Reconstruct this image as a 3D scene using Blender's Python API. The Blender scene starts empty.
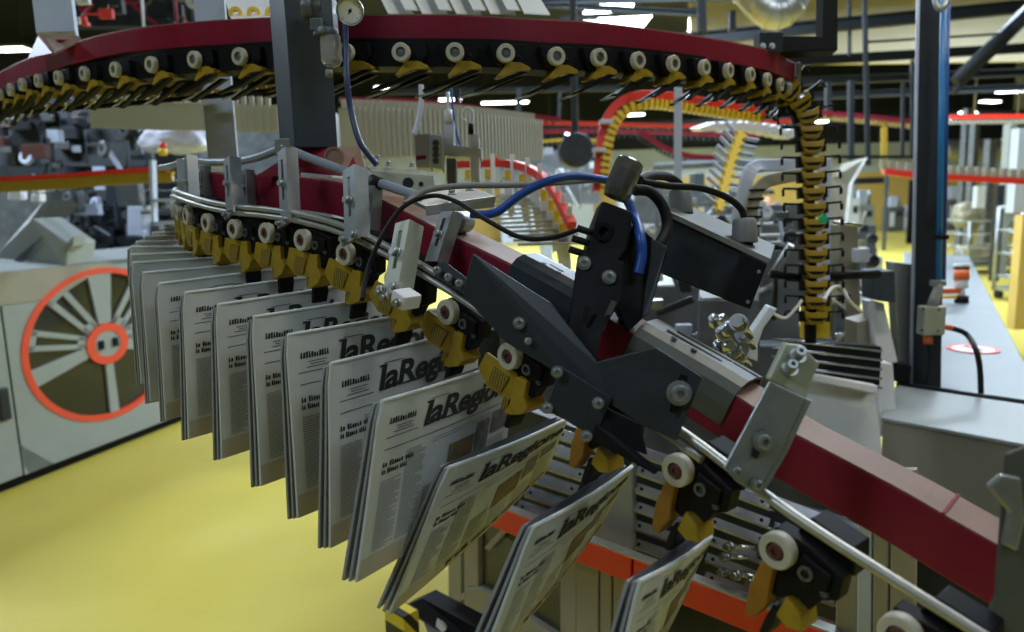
import bpy, math, random
from mathutils import Vector, Matrix
random.seed(7)
V = Vector
COL = bpy.context.scene.collection
# ---------------------------------------------------------------- camera geometry
FPX = 750.0; CX, CY = 512.0, 316.0; EYE = 1.7
PITCH = math.radians(9.0); ROLL = math.radians(1.7)
fw = V((0, math.cos(PITCH), -math.sin(PITCH)))
r0 = V((1, 0, 0)); u0 = r0.cross(fw)
rt = r0*math.cos(ROLL) - u0*math.sin(ROLL)
up = u0*math.cos(ROLL) + r0*math.sin(ROLL)
EYEV = V((0, 0, EYE))
def W(px, py, Z):
    """point seen at (px, py) whose distance along the view axis is Z metres"""
    return EYEV + fw*Z + rt*((px-CX)/FPX*Z) + up*((CY-py)/FPX*Z)
def PZ(px, py, z):
    d = W(px, py, 1.0) - EYEV
    return EYEV + d*((z-EYE)/d.z)
def depth_of(p): return (p-EYEV).dot(fw)
# ---------------------------------------------------------------- materials
def mat(name, col, rough=.5, metal=0.0, noise=0.08, scale=30, bump=0.0, spec=.5, emit=None, estr=1.0, alpha=None, trans=0.0, coat=0.0):
    m = bpy.data.materials.new(name); m.use_nodes = True
    nt = m.node_tree; b = nt.nodes['Principled BSDF']
    b.inputs['Base Color'].default_value = (*col, 1)
    b.inputs['Roughness'].default_value = rough
    b.inputs['Metallic'].default_value = metal
    b.inputs['Specular IOR Level'].default_value = spec
    b.inputs['Coat Weight'].default_value = coat
    if trans: b.inputs['Transmission Weight'].default_value = trans
    if emit:
        b.inputs['Emission Color'].default_value = (*emit, 1); b.inputs['Emission Strength'].default_value = estr
    if noise or bump:
        tc = nt.nodes.new('ShaderNodeTexCoord'); n = nt.nodes.new('ShaderNodeTexNoise')
        n.inputs['Scale'].default_value = scale; n.inputs['Detail'].default_value = 4
        nt.links.new(tc.outputs['Object'], n.inputs['Vector'])
        if noise:
            mx = nt.nodes.new('ShaderNodeMix'); mx.data_type = 'RGBA'
            mx.inputs[6].default_value = (*[c*(1-noise*2.2) for c in col], 1)
            mx.inputs[7].default_value = (*[min(1, c*(1+noise*2.2)) for c in col], 1)
            nt.links.new(n.outputs['Fac'], mx.inputs[0]); nt.links.new(mx.outputs[2], b.inputs['Base Color'])
        if bump:
            bp = nt.nodes.new('ShaderNodeBump'); bp.inputs['Strength'].default_value = bump; bp.inputs['Distance'].default_value = .002
            nt.links.new(n.outputs['Fac'], bp.inputs['Height']); nt.links.new(bp.outputs['Normal'], b.inputs['Normal'])
    return m
M = {}
M['red'] = mat('crimson_paint', (.21, .010, .030), .42, 0, .06, 14, .05, spec=.3)
M['lit_tan'] = mat('top_lit_red', (.26, .15, .105), .6, 0, .10, 22, .1)  # red paint lightened to tan, light from above put into the colour
M['signal_red'] = mat('signal_red_paint', (.72, .035, .018), .4, 0, .05, 8)
M['dark'] = mat('anthracite_paint', (.024, .029, .036), .42, .0, .06, 40, .05, spec=.3)
M['black'] = mat('black_plastic', (.008, .008, .009), .55, 0, .1, 60, .1, spec=.12)
M['rubber'] = mat('black_rubber', (.011, .011, .012), .6, 0, .1, 60, spec=.2)
M['zinc'] = mat('zinc_plated_steel', (.36, .38, .38), .38, .75, .10, 55, .12)
M['rail'] = mat('brushed_steel_rail', (.40, .40, .37), .38, .7, .08, 40, .05)
M['tube'] = mat('grey_plastic_tube', (.24, .27, .33), .38, 0, .05, 30)
M['greypost'] = mat('blue_grey_paint', (.030, .042, .058), .5, 0, .05, 10)
M['postlight'] = mat('light_grey_blue_paint', (.46, .52, .66), .5, 0, .05, 10)
M['yellow'] = mat('ochre_yellow_plastic', (.36, .235, .018), .45, 0, .12, 50, .05, spec=.3)
M['bright_yellow'] = mat('bright_yellow_plastic', (.80, .55, .03), .4, 0, .1, 50)
M['cream'] = mat('cream_roller_plastic', (.50, .47, .38), .45, 0, .06, 60)
M['hub'] = mat('brown_bearing_core', (.10, .035, .028), .5, .3, .15, 80)
M['machine'] = mat('light_grey_machine_paint', (.29, .315, .31), .45, 0, .04, 6)
M['machine2'] = mat('white_grey_machine_paint', (.60, .64, .70), .4, 0, .03, 8)
M['panel'] = mat('putty_grey_panel', (.30, .275, .215), .5, 0, .04, 8)
M['greenish'] = mat('green_grey_paint', (.085, .09, .072), .45, 0, .06, 30)
M['palegreen'] = mat('pale_green_zinc', (.42, .44, .35), .45, .3, .08, 40)
M['wheelred'] = mat('orange_red_paint', (.75, .07, .03), .45, 0, .03, 8)
M['blue'] = mat('blue_hose', (.015, .07, .33), .35, 0, .05, 30)
M['navy'] = mat('navy_hose', (.008, .022, .085), .4, 0, .05, 30)
M['tablegrey'] = mat('grey_table_top', (.19, .215, .225), .45, 0, .05, 6)
M['bluepipe'] = mat('bright_blue_pipe', (.02, .20, .52), .35, 0, .05, 30)
M['white'] = mat('white_plastic', (.78, .78, .80), .4, 0, .03, 30)
M['greyhose'] = mat('grey_hose', (.22, .22, .22), .5, 0, .05, 30)
M['orange'] = mat('orange_plastic', (.72, .13, .02), .45, 0, .05, 30)
M['steel'] = mat('polished_steel', (.52, .53, .56), .26, 1, .15, 12, .15)
M['ink'] = mat('black_newspaper_ink', (.012, .012, .012), .7, 0, 0)
M['greyink'] = mat('grey_newspaper_ink', (.20, .205, .20), .8, 0, 0)
M['photo_print'] = mat('printed_photo_brown', (.17, .12, .05), .7, 0, .45, 60)
M['photo_print2'] = mat('printed_photo_grey', (.13, .12, .11), .7, 0, .6, 80)
M['beige'] = mat('beige_wall_panel', (.62, .55, .38), .8, 0, .04, 2)
M['wallgreen'] = mat('pale_green_wall', (.58, .63, .60), .8, 0, .04, 2)
M['wallyellow'] = mat('yellow_wall_paint', (.75, .52, .13), .7, 0, .04, 3)
M['girder'] = mat('dark_girder_paint', (.018, .021, .025), .6, 0, .1, 3, spec=.2)
M['ceiling'] = mat('dark_corrugated_ceiling', (.008, .012, .030), .8, 0, .2, 1.5)
M['wrap'] = mat('crumpled_wrap', (.24, .22, .15), .5, 0, .35, 9, .6)
M['violet'] = mat('pale_violet_wrap', (.62, .62, .78), .5, 0, .15, 9, .6)
M['darkmach'] = mat('dark_machinery_steel', (.022, .026, .032), .5, .3, .3, 12, .2)
M['midmach'] = mat('mid_grey_machinery', (.12, .13, .14), .45, .4, .3, 10, .2)
M['skin'] = mat('skin', (.45, .26, .18), .6, 0, .03)
M['cloth'] = mat('dark_cloth', (.05, .06, .10), .8, 0, .1)
M['hair'] = mat('dark_hair', (.02, .015, .012), .8, 0, .1)
M['green'] = mat('green_cap', (.02, .45, .22), .4, 0, .03)
M['dialwhite'] = mat('white_dial', (.92, .93, .92), .5, 0, 0)
M['lamp'] = mat('fluorescent_tube_light', (1, 1, 1), .5, 0, 0, emit=(.93, .97, 1.0), estr=14)
M['duct'] = mat('galvanised_duct', (.40, .39, .37), .35, .8, .1, 4)

def glass(name, col, rough=.06, mixf=.6):
    m = bpy.data.materials.new(name); m.use_nodes = True; nt = m.node_tree
    b = nt.nodes['Principled BSDF']; b.inputs['Base Color'].default_value = (*col, 1); b.inputs['Roughness'].default_value = rough
    t = nt.nodes.new('ShaderNodeBsdfTransparent'); t.inputs['Color'].default_value = (.75, .75, .75, 1)
    mx = nt.nodes.new('ShaderNodeMixShader'); mx.inputs[0].default_value = mixf
    nt.links.new(t.outputs[0], mx.inputs[1]); nt.links.new(b.outputs[0], mx.inputs[2])
    nt.links.new(mx.outputs[0], nt.nodes['Material Output'].inputs['Surface'])
    return m
M['smoke'] = glass('smoked_translucent_plastic', (.10, .09, .085), .12, .72)
M['bowl'] = glass('clear_bowl_plastic', (.55, .55, .55), .1, .45)
M['pane'] = glass('tinted_window_glass', (.030, .030, .020), .08, .75)

def paper_mat():
    m = mat('newsprint_paper', (.50, .52, .50), .75, 0, .04, 25, .12, spec=.2)
    nt = m.node_tree; b = nt.nodes['Principled BSDF']
    return m
M['paper'] = paper_mat()
M['paperwarm'] = mat('newsprint_paper_warm', (.40, .36, .28), .75, 0, .05, 25, .12, spec=.2)
M['spine_lit'] = mat('newsprint_fold_lit', (.66, .68, .68), .7, 0, .03, 25, spec=.2)  # paler than the page: highlight on the fold put into the colour
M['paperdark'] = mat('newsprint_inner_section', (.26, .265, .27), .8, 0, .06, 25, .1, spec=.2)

def floor_mat():
    m = mat('yellow_epoxy_floor', (.58, .47, .075), .30, 0, .05, 1.3, 0)
    nt = m.node_tree; b = nt.nodes['Principled BSDF']
    tc = nt.nodes.new('ShaderNodeTexCoord'); n = nt.nodes.new('ShaderNodeTexNoise'); n.inputs['Scale'].default_value = 2.2; n.inputs['Detail'].default_value = 8; n.inputs['Roughness'].default_value = .7
    mr = nt.nodes.new('ShaderNodeMapRange'); mr.inputs[3].default_value = .28; mr.inputs[4].default_value = .62
    nt.links.new(tc.outputs['Object'], n.inputs['Vector']); nt.links.new(n.outputs['Fac'], mr.inputs[0]); nt.links.new(mr.outputs[0], b.inputs['Roughness'])
    return m
M['floor'] = floor_mat()

def hole_mat():
    m = mat('perforated_ochre_pad', (.40, .27, .025), .45, 0, 0)
    nt = m.node_tree; b = nt.nodes['Principled BSDF']
    tc = nt.nodes.new('ShaderNodeTexCoord'); mp = nt.nodes.new('ShaderNodeMapping'); mp.inputs['Scale'].default_value = (1, 1, 1); mp.inputs['Rotation'].default_value = (math.radians(45), 0, 0)
    ck = nt.nodes.new('ShaderNodeTexChecker'); ck.inputs['Scale'].default_value = 420
    ck.inputs['Color1'].default_value = (.40, .27, .025, 1); ck.inputs['Color2'].default_value = (.05, .03, .01, 1)
    nt.links.new(tc.outputs['Object'], mp.inputs['Vector']); nt.links.new(mp.outputs[0], ck.inputs['Vector']); nt.links.new(ck.outputs['Color'], b.inputs['Base Color'])
    return m
M['holes'] = hole_mat()
M['orangearm'] = mat('amber_plastic', (.30,.14,.02), .4, 0, .15, 40, spec=.3)
def stripe_mat():
    m = mat('hazard_stripes', (.7, .55, .03), .5, 0, 0)
    nt = m.node_tree; b = nt.nodes['Principled BSDF']
    tc = nt.nodes.new('ShaderNodeTexCoord'); w = nt.nodes.new('ShaderNodeTexWave'); w.inputs['Scale'].default_value = 9; w.bands_direction = 'DIAGONAL'
    cr = nt.nodes.new('ShaderNodeValToRGB'); cr.color_ramp.interpolation = 'CONSTANT'
    cr.color_ramp.elements[0].color = (.01, .01, .01, 1); cr.color_ramp.elements[1].position = .5; cr.color_ramp.elements[1].color = (.65, .5, .03, 1)
    nt.links.new(tc.outputs['Object'], w.inputs['Vector']); nt.links.new(w.outputs['Fac'], cr.inputs[0]); nt.links.new(cr.outputs[0], b.inputs['Base Color'])
    return m
M['hazard'] = stripe_mat()
# ---------------------------------------------------------------- mesh builder
class MB:
    def __init__(s): s.v = []; s.f = []; s.sm = []
    def add(s, vs, fs, smooth=False):
        n = len(s.v); s.v += [V(p) for p in vs]; s.f += [[i+n for i in f] for f in fs]; s.sm += [smooth]*len(fs); return s
    def obox(s, o, a, b, c):
        o, a, b, c = V(o), V(a), V(b), V(c)
        if a.cross(b).dot(c) < 0: a, b = b, a
        return s.add([o, o+a, o+a+b, o+b, o+c, o+a+c, o+a+b+c, o+b+c],
              [(0,3,2,1),(4,5,6,7),(0,1,5,4),(1,2,6,5),(2,3,7,6),(3,0,4,7)])
    def box(s, c, dx, dy, dz, ax=V((1,0,0)), ay=V((0,1,0)), az=V((0,0,1))):
        c = V(c); return s.obox(c-ax*dx/2-ay*dy/2-az*dz/2, ax*dx, ay*dy, az*dz)
    def prism(s, poly, vec):
        poly = [V(p) for p in poly]; vec = V(vec); n = len(poly)
        nrm = V((0,0,0))
        for i in range(n): nrm += (poly[i]-poly[0]).cross(poly[(i+1) % n]-poly[0])
        if nrm.dot(vec) > 0: poly.reverse()
        vs = poly+[p+vec for p in poly]
        fs = [list(range(n)), list(range(2*n-1, n-1, -1))]
        for i in range(n):
            j = (i+1) % n; fs.append((j, i, n+i, n+j))
        return s.add(vs, fs)
    def cyl(s, p0, p1, r, r1=None, n=16):
        return s.tube([V(p0), V(p1)], r, n, r1)
    def tube(s, pts, r, n=10, r1=None, cap=True):
        pts = [V(p) for p in pts]; m = len(pts)
        if r1 is None: r1 = r
        t0 = (pts[1]-pts[0]).normalized()
        a = t0.orthogonal().normalized(); rings = []
        for i, p in enumerate(pts):
            t = (pts[min(i+1, m-1)]-pts[max(i-1, 0)]).normalized()
            a = (a - t*a.dot(t)).normalized(); b = t.cross(a)
            rr = r+(r1-r)*i/(m-1)
            rings.append([p+a*math.cos(2*math.pi*k/n)*rr+b*math.sin(2*math.pi*k/n)*rr for k in range(n)])
        vs = [q for rg in rings for q in rg]; fs = []
        for i in range(m-1):
            for k in range(n):
                k2 = (k+1) % n; fs.append((i*n+k, i*n+k2, (i+1)*n+k2, (i+1)*n+k))
        s.add(vs, fs, True)
        if cap:
            n0 = len(s.v)-len(vs)
            s.f.append([n0+k for k in range(n-1, -1, -1)]); s.sm.append(False)
            s.f.append([n0+(m-1)*n+k for k in range(n)]); s.sm.append(False)
        return s
    def lathe(s, c, axis, prof, n=24):
        c = V(c); t = V(axis).normalized(); a = t.orthogonal().normalized(); b = t.cross(a); m = len(prof)
        vs = [c+t*h+(a*math.cos(2*math.pi*k/n)+b*math.sin(2*math.pi*k/n))*max(r, 1e-5) for r, h in prof for k in range(n)]
        fs = []
        for i in range(m-1):
            for k in range(n):
                k2 = (k+1) % n; fs.append((i*n+k, i*n+k2, (i+1)*n+k2, (i+1)*n+k))
        return s.add(vs, fs, False)
    def sweep(s, pts, prof, ref=V((0,0,1)), closed=True):
        """prof: (side, up) pairs; side = ref x tangent direction"""
        m = len(pts); n = len(prof); vs = []
        for i, p in enumerate(pts):
            t = (pts[min(i+1, m-1)]-pts[max(i-1, 0)]).normalized()
            side = ref.cross(t).normalized(); u = t.cross(side)
            vs += [p+side*q[0]+u*q[1] for q in prof]
        fs = []
        for i in range(m-1):
            for k in range(n if closed else n-1):
                k2 = (k+1) % n; fs.append((i*n+k, i*n+k2, (i+1)*n+k2, (i+1)*n+k))
        if closed: fs.append(list(range(n-1, -1, -1))); fs.append([(m-1)*n+k for k in range(n)])
        return s.add(vs, fs)
    def hexbolt(s, c, axis, r, h):
        c = V(c); ax = V(axis).normalized()
        s.cyl(c, c+ax*h*.3, r*1.35, n=18); s.cyl(c+ax*h*.3, c+ax*h, r, n=6); return s
    def socketbolt(s, c, axis, r, h):
        s.lathe(c, axis, [(r*1.5, 0), (r*1.5, h*.25), (r, h*.25), (r, h*.95), (r*.85, h), (r*.45, h), (r*.45, h*.5), (0, h*.5)], 16); return s
    def build(s, name, m, parent=None, bevel=0, rel=True, solid=0):
        me = bpy.data.meshes.new(name)
        if parent is not None: off = parent.location.copy() if rel else V((0,0,0))
        else:
            if rel:
                xs = [p.x for p in s.v]; ys = [p.y for p in s.v]; zs = [p.z for p in s.v]
                off = V(((min(xs)+max(xs))/2, (min(ys)+max(ys))/2, min(zs)))
            else: off = V((0,0,0))
        me.from_pydata([p-off for p in s.v], [], s.f); me.update()
        for p, q in zip(me.polygons, s.sm): p.use_smooth = q
        me.materials.append(M[m] if isinstance(m, str) else m)
        o = bpy.data.objects.new(name, me); COL.objects.link(o)
        if parent is not None: o.parent = parent
        else: o.location = off
        if bevel:
            b = o.modifiers.new('bevel', 'BEVEL'); b.width = bevel; b.segments = 2; b.limit_method = 'ANGLE'; b.angle_limit = math.radians(40)
        if solid:
            b = o.modifiers.new('solid', 'SOLIDIFY'); b.thickness = solid; b.offset = 0
        return o
def tag(o, label, cat, group=None, kind=None):
    o['label'] = label; o['category'] = cat
    if group: o['group'] = group
    if kind: o['kind'] = kind
    return o
def thing(name, label, cat, loc, group=None):
    o = bpy.data.objects.new(name, None); o.empty_display_size = .02; COL.objects.link(o)
    o.location = V(loc); tag(o, label, cat, group); return o
def struct(o): o['kind'] = 'structure'; return o
def copy_tree(o, label=None, group=None):
    c = o.copy(); COL.objects.link(c)
    if label: c['label'] = label
    if group: c['group'] = group
    for ch in list(o.children):
        d = ch.copy(); COL.objects.link(d); d.parent = c
        for g in list(ch.children):
            e = g.copy(); COL.objects.link(e); e.parent = d
    return c
def basis(o, p, x, y, z):
    m = Matrix(((x.x, y.x, z.x, p.x), (x.y, y.y, z.y, p.y), (x.z, y.z, z.z, p.z), (0,0,0,1)))
    loc, rot, sc = m.decompose()
    o.location = loc; o.rotation_mode = 'QUATERNION'; o.rotation_quaternion = rot
def smooth(pts, k=6):
    pts = [V(p) for p in pts]; out = []
    for i in range(len(pts)-1):
        p0 = pts[max(i-1, 0)]; p1 = pts[i]; p2 = pts[i+1]; p3 = pts[min(i+2, len(pts)-1)]
        for j in range(k):
            t = j/k
            out.append(.5*((2*p1)+(p2-p0)*t+(2*p0-5*p1+4*p2-p3)*t*t+(3*p1-p0-3*p2+p3)*t**3))
    out.append(pts[-1]); return out
def WP(lst): return [W(*q) for q in lst]
UPZ = V((0,0,1))
ORD = ['first','second','third','fourth','fifth','sixth','seventh','eighth','ninth','tenth','eleventh','twelfth','thirteenth','fourteenth','fifteenth','sixteenth','seventeenth','eighteenth','nineteenth','twentieth','twenty-first','twenty-second','twenty-third','twenty-fourth','twenty-fifth','twenty-sixth']
def ordn(i):
    if i < len(ORD): return ORD[i]
    tens = {2: 'twenty', 3: 'thirty', 4: 'forty', 5: 'fifty', 6: 'sixty'}; n = i+1
    if n % 10 == 0: return {3: 'thirtieth', 4: 'fortieth', 5: 'fiftieth', 6: 'sixtieth'}[n//10]
    return tens[n//10]+'-'+ORD[n % 10-1]
# ================================================================= CAMERA
cam_d = bpy.data.cameras.new('camera'); cam = bpy.data.objects.new('camera', cam_d); COL.objects.link(cam)
cam_d.sensor_width = 36; cam_d.lens = FPX/1024*36; cam_d.clip_start = .02; cam_d.clip_end = 200
cam.matrix_world = Matrix(((rt.x, up.x, -fw.x, 0), (rt.y, up.y, -fw.y, 0), (rt.z, up.z, -fw.z, EYE), (0,0,0,1)))
cam_d.dof.use_dof = True; cam_d.dof.focus_distance = 1.08; cam_d.dof.aperture_fstop = 4.2
bpy.context.scene.camera = cam
# ================================================================= FOREGROUND CONVEYOR
ROLL_PX = [(176,204,1.93),(174,207,1.82),(173,209,1.71),(175,210,1.61),(179,212,1.525),(188,216,1.45),(208,223,1.385),(235,229,1.325),(267,233,1.265),(303,240,1.20),(346,254,1.14),
           (395,280,1.08),(448,312,1.02),(510,356,.945),(590,408,.865),(678,470,.785),(778,550,.70),(900,634,.625)]
ROLLS = WP(ROLL_PX)
def frames(pts):
    out = []
    for i, p in enumerate(pts):
        t = (pts[min(i+1, len(pts)-1)]-pts[max(i-1, 0)]).normalized()
        y = UPZ.cross(t).normalized(); z = t.cross(y); out.append((t, y, z))
    return out
FR = frames(ROLLS)
PITCHES = [(ROLLS[i+1]-ROLLS[i]).length for i in range(len(ROLLS)-1)]

# gripper prototype in local axes: x travel, y across (away from the viewer), z up; roller centre at the origin
def bevelled(o): return o
def make_gripper(label, group, front=True):
    t = thing('newspaper_gripper', label, 'gripper', (0,0,0), group)
    b = MB(); b.lathe((0,-.006,0), (0,1,0), [(.0095,0),(.0165,0),(.0175,.002),(.0175,.011),(.0165,.013),(.0095,.013),(.0095,0)], 28); b.build('roller_tyre', 'cream', t)
    b = MB(); b.lathe((0,-.004,0), (0,1,0), [(0,0),(.0035,0),(.0035,-.002),(.0065,-.002),(.0095,.001),(.0095,.011),(0,.011)], 20); b.build('roller_hub', 'hub', t)
    b = MB()   # black carriage body
    b.prism([(-.014,.008,.014),(.020,.008,.018),(.058,.008,.012),(.062,.008,-.012),(.050,.008,-.022),(.044,.008,-.040),(.026,.008,-.036),(.014,.008,-.052),(-.006,.008,-.050),(-.016,.008,-.020)], (0,.020,0))
    b.prism([(.0,.022,.010),(.062,.022,.010),(.052,.022,.036),(.008,.022,.036)], (0,.030,0))
    b.prism([(.020,.003,.010),(.050,.003,.008),(.052,.003,-.010),(.034,.003,-.018),(.020,.003,-.012)], (0,.006,0))
    b.build('carriage_body', 'black', t, bevel=.0015)
    b = MB(); b.lathe((.030,.004,-.004), (0,-1,0), [(.0038,0),(.0072,0),(.0072,.004),(.0045,.004),(.0045,.001),(.0,.001)], 20); b.socketbolt((.050,.006,-.012), (0,-1,0), .0028, .003); b.build('bolt', 'midmach', t)
    b = MB()   # yellow jaw
    b.prism([(.018,.0,-.020),(.036,.0,-.018),(.038,.0,-.040),(.048,.0,-.050),(.040,.0,-.064),(.024,.0,-.074),(.012,.0,-.078),(.018,.0,-.060)], (0,.034,0))
    b.build('yellow_jaw', 'yellow', t, bevel=.0015)
    b = MB(); b.box((.004,.030,-.066), .010, .044, .026); b.build('perforated_pad', 'holes', t, bevel=.001)
    b = MB()   # dark finger over the front of the paper
    b.prism([(.012,.010,-.064),(.018,.010,-.064),(.020,.010,-.086),(.0165,.010,-.103),(.010,.010,-.103),(.010,.010,-.082)], (0,.028,0))
    b.build('clamping_finger', 'rubber', t, bevel=.002)
    return t
NG = len(ROLLS)
gp = None
gripper_objs = []
for i in range(NG):
    k = NG-1-i
    if k == 0: lab = 'yellow and black gripper with cream roller, nearest one at the bottom right under the beam'
    elif i < 4: lab = 'small yellow and black gripper at the far left bend, %s from the far end' % ordn(i)
    else: lab = 'yellow and black newspaper gripper with cream roller, %s counting up from bottom right' % ordn(k)
    if gp is None: gp = make_gripper(lab, 'newspaper grippers of the front conveyor'); g = gp
    else:
        g = copy_tree(gp, lab)
        for ch in list(g.children):
            if ch.name.startswith(('back_plate', 'tread_pad')): bpy.data.objects.remove(ch)
    t, y, z = FR[i]; basis(g, ROLLS[i], t, y, z); gripper_objs.append(g)
    if i >= 14:
        b = MB(); b.prism([(-.010,.0,-.014),(.002,.0,-.014),(.006,.0,-.040),(.010,.0,-.060),(.004,.0,-.084),(-.006,.0,-.086),(-.012,.0,-.055)], (0,.020,0)); arm = b.build('curved_arm', 'orangearm', None, bevel=.002, rel=False); arm.parent = g
        b = MB(); b.prism([(.022,.004,-.040),(.040,.004,-.046),(.048,.004,-.062),(.034,.004,-.070),(.020,.004,-.066)], (0,.030,0)); sj = b.build('yellow_jaw', 'yellow', None, bevel=.002, rel=False)
        for ch in list(g.children):
            if ch.name.startswith(('yellow_jaw', 'perforated_pad')): bpy.data.objects.remove(ch)
        sj.parent = g
    if i <= 13:
        if i == 0:
            b = MB(); b.prism([(-.046,.006,-.020),(.014,.006,-.020),(.018,.006,-.046),(.012,.006,-.060),(-.030,.006,-.064),(-.054,.006,-.048)], (0,.004,0)); bpl = b.build('back_plate', 'yellow', None, bevel=.001, rel=False)
            b = MB(); b.prism([(-.024,.003,-.030),(.004,.003,-.030),(-.004,.003,-.056),(-.030,.003,-.058)], (0,.003,0)); bpp = b.build('tread_pad', 'holes', None, rel=False)
            bpl.parent = g; bpp.parent = g
        else:
            for src in (bpl, bpp):
                d_ = src.copy(); COL.objects.link(d_); d_.parent = g

SP = smooth(ROLLS, 6); SF = frames(SP)
def offs(dx, dy, dz, a=0, b=None):
    L = []
    for p, (t, y, z) in list(zip(SP, SF))[a:b]: L.append(p+t*dx+y*dy+z*dz)
    return L
# dark chain channel above the grippers
b = MB(); b.sweep(offs(0,.040,.022)[:84], [(-.012,-.014),(.014,-.014),(.014,.012),(-.012,.012)])
tag(b.build('chain_channel', 'black', bevel=.001), 'black steel chain channel running between red beam and gripper rollers', 'conveyor rail')
# double steel guide rail
t = thing('guide_rail', 'pale steel double guide rail running above the cream rollers to bottom right', 'rail', offs(0,-.02,.03)[60])
extra = []
ex = (SP[-1]-SP[-4]).normalized()
def rl(dy, dz):
    L = offs(0, dy, dz); L += [L[-1]+ex*.08, L[-1]+ex*.16]; return L
b = MB(); b.tube(rl(.004,.039), .0052, 10); b.build('upper_rod', 'rail', t)
b = MB(); b.tube(rl(.0,.0285)[:92], .0046, 10); b.build('lower_rod', 'rail', t)

# red box beam
BEAM_PX = [(179,183,1.66),(200,186,1.54),(225,188,1.47),(262,191,1.40),(303,194,1.335),(345,201,1.265),(385,220,1.19),(440,250,1.11),(507,284,1.035),(570,320,.975),(640,363,.92),(712,407,.865),(775,450,.82),(832,482,.785),(895,517,.75),(950,550,.72),(1000,579,.695),(1075,624,.66),(1140,664,.63)]
BP = smooth(WP(BEAM_PX), 5); BF = frames(BP)
BH = .029
t = thing('conveyor_beam', 'dark red box beam sloping from left bend down to bottom right corner', 'beam', BP[50])
b = MB(); b.sweep(BP, [(0,-BH),(.058,-BH),(.058,BH-.001),(0,BH-.001)]); b.build('red_web', 'red', t, bevel=.002)
b = MB(); b.sweep(BP, [(.0005,BH-.001),(.0575,BH-.001),(.0575,BH+.0004),(.0005,BH+.0004)]); b.build('top_lit_face', 'lit_tan', t)  # tan strip paints the light falling on the beam top
# joint seam near lower right end
def bpt(px):
    best = min(range(len(BP)), key=lambda i: abs(((BP[i]-EYEV).dot(rt)/depth_of(BP[i])*FPX+CX)-px)); return best
i = bpt(925)
for ii, w in ((i, .003),):
    t_, y_, z_ = BF[ii]; b = MB(); b.box(BP[ii]+y_*.029+z_*(BH+.001), w, .060, .0016, t_, y_, z_); b.build('joint_seam', 'red', t)

# grey guide tube above
TUBE_PX = [(160,168,1.90),(172,166,1.72),(190,160,1.60),(213,162,1.50),(240,161,1.42),(262,156,1.37),(284,149,1.33),(312,159,1.28),(345,171,1.23),(380,183,1.17),(420,197,1.11)]
TP = smooth(WP(TUBE_PX), 6)
t = thing('guide_tube', 'smooth grey round tube bent over the brackets above the red beam', 'tube', TP[30])
b = MB(); b.tube(TP, .0075, 14); b.build('tube', 'tube', t)
b = MB(); p, q = W(372,180,1.18), W(381,184,1.168); b.cyl(p, q, .0095, n=16); b.build('black_sleeve', 'rubber', t)

# slotted brackets
def slot_bracket(top, bot, w, label, grp, nd, material='zinc', flange=True, bolts=True, name='slotted_bracket', tt=.003, foot=True):
    top, bot = V(top), V(bot); d = (top-bot); L = d.length; u = d/L
    wd = u.cross(nd).normalized(); n = wd.cross(u).normalized()
    if n.dot(nd) < 0: n = -n
    t = thing(name, label, 'bracket', bot, grp)
    b = MB(); sw = w*.26; s0, s1 = L*.30, L*.86
    c = bot
    b.obox(c-wd*w/2, wd*w, u*s0, n*tt); b.obox(c-wd*w/2+u*s1, wd*w, u*(L-s1), n*tt)
    b.obox(c-wd*w/2+u*s0, wd*(w-sw)/2, u*(s1-s0), n*tt); b.obox(c+wd*sw/2+u*s0, wd*(w-sw)/2, u*(s1-s0), n*tt)
    b.build('slotted_plate', material, t)
    if flange:
        sgn = 1 if wd.dot(rt) > 0 else -1
        b = MB(); b.obox(c+wd*sgn*w/2, -wd*sgn*tt, u*L, -n*w*.8); b.obox(c-wd*sgn*w/2, wd*sgn*tt, u*L, -n*w*.35); b.build('side_flange', material, t)
    if bolts:
        b = MB(); b.hexbolt(c+u*L*.52+n*tt, n, w*.2, w*.34); b.build('slot_bolt', 'zinc', t)
    if foot:
        b = MB(); b.obox(c-wd*w*.75-u*w*.25, wd*w*1.5, u*w*.5, n*tt*1.6); b.build('foot_clamp', material, t)
        for sg in (-1, 1):
            b = MB(); b.hexbolt(c+wd*w*.42*sg+n*tt*1.6, n, w*.16, w*.3); b.build('foot_bolt', 'zinc', t)
    return t
def yat(i): return -FR[i][1]
names = ['beside the far left bend', 'second from the far left bend', 'third from the left bend', 'under the peak of the grey tube', 'where the grey tube starts to descend']
for (x0, y0, x1, y1, Z, w), nm, fi in zip([(178,161,180,205,1.60,.020),(187,157,190,209,1.52,.022),(228,158,231,213,1.40,.024),(283,150,286,222,1.30,.026),(350,168,352,238,1.18,.029)], names, [4,5,7,9,10]):
    slot_bracket(W(x0,y0,Z-.05), W(x1,y1,Z-.08), w*.97, 'zinc plated slotted bracket on grey tube, '+nm, 'slotted brackets of the front conveyor', yat(fi))
b = MB(); p = W(284,148,1.315); b.box(p, .026, .02, .03); b.socketbolt(p+V((0,-.01,0)), (0,-1,0), .003, .004)
tag(b.build('tube_clamp_block', 'zinc', bevel=.002), 'small zinc clamp block at the peak of the grey tube', 'clamp')
for (x0, y0, x1, y1, Z, w, nm) in [(203,166,204,206,1.50,.016,'behind the far left end'),(245,170,247,206,1.40,.018,'between second and third front brackets'),(371,186,368,230,1.17,.020,'just right of the tube descent')]:
    slot_bracket(W(x0,y0,Z), W(x1,y1,Z), w, 'plain zinc support strip against red beam, '+nm, 'support strips on red beam', yat(8), foot=False, name='support_strip')
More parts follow.
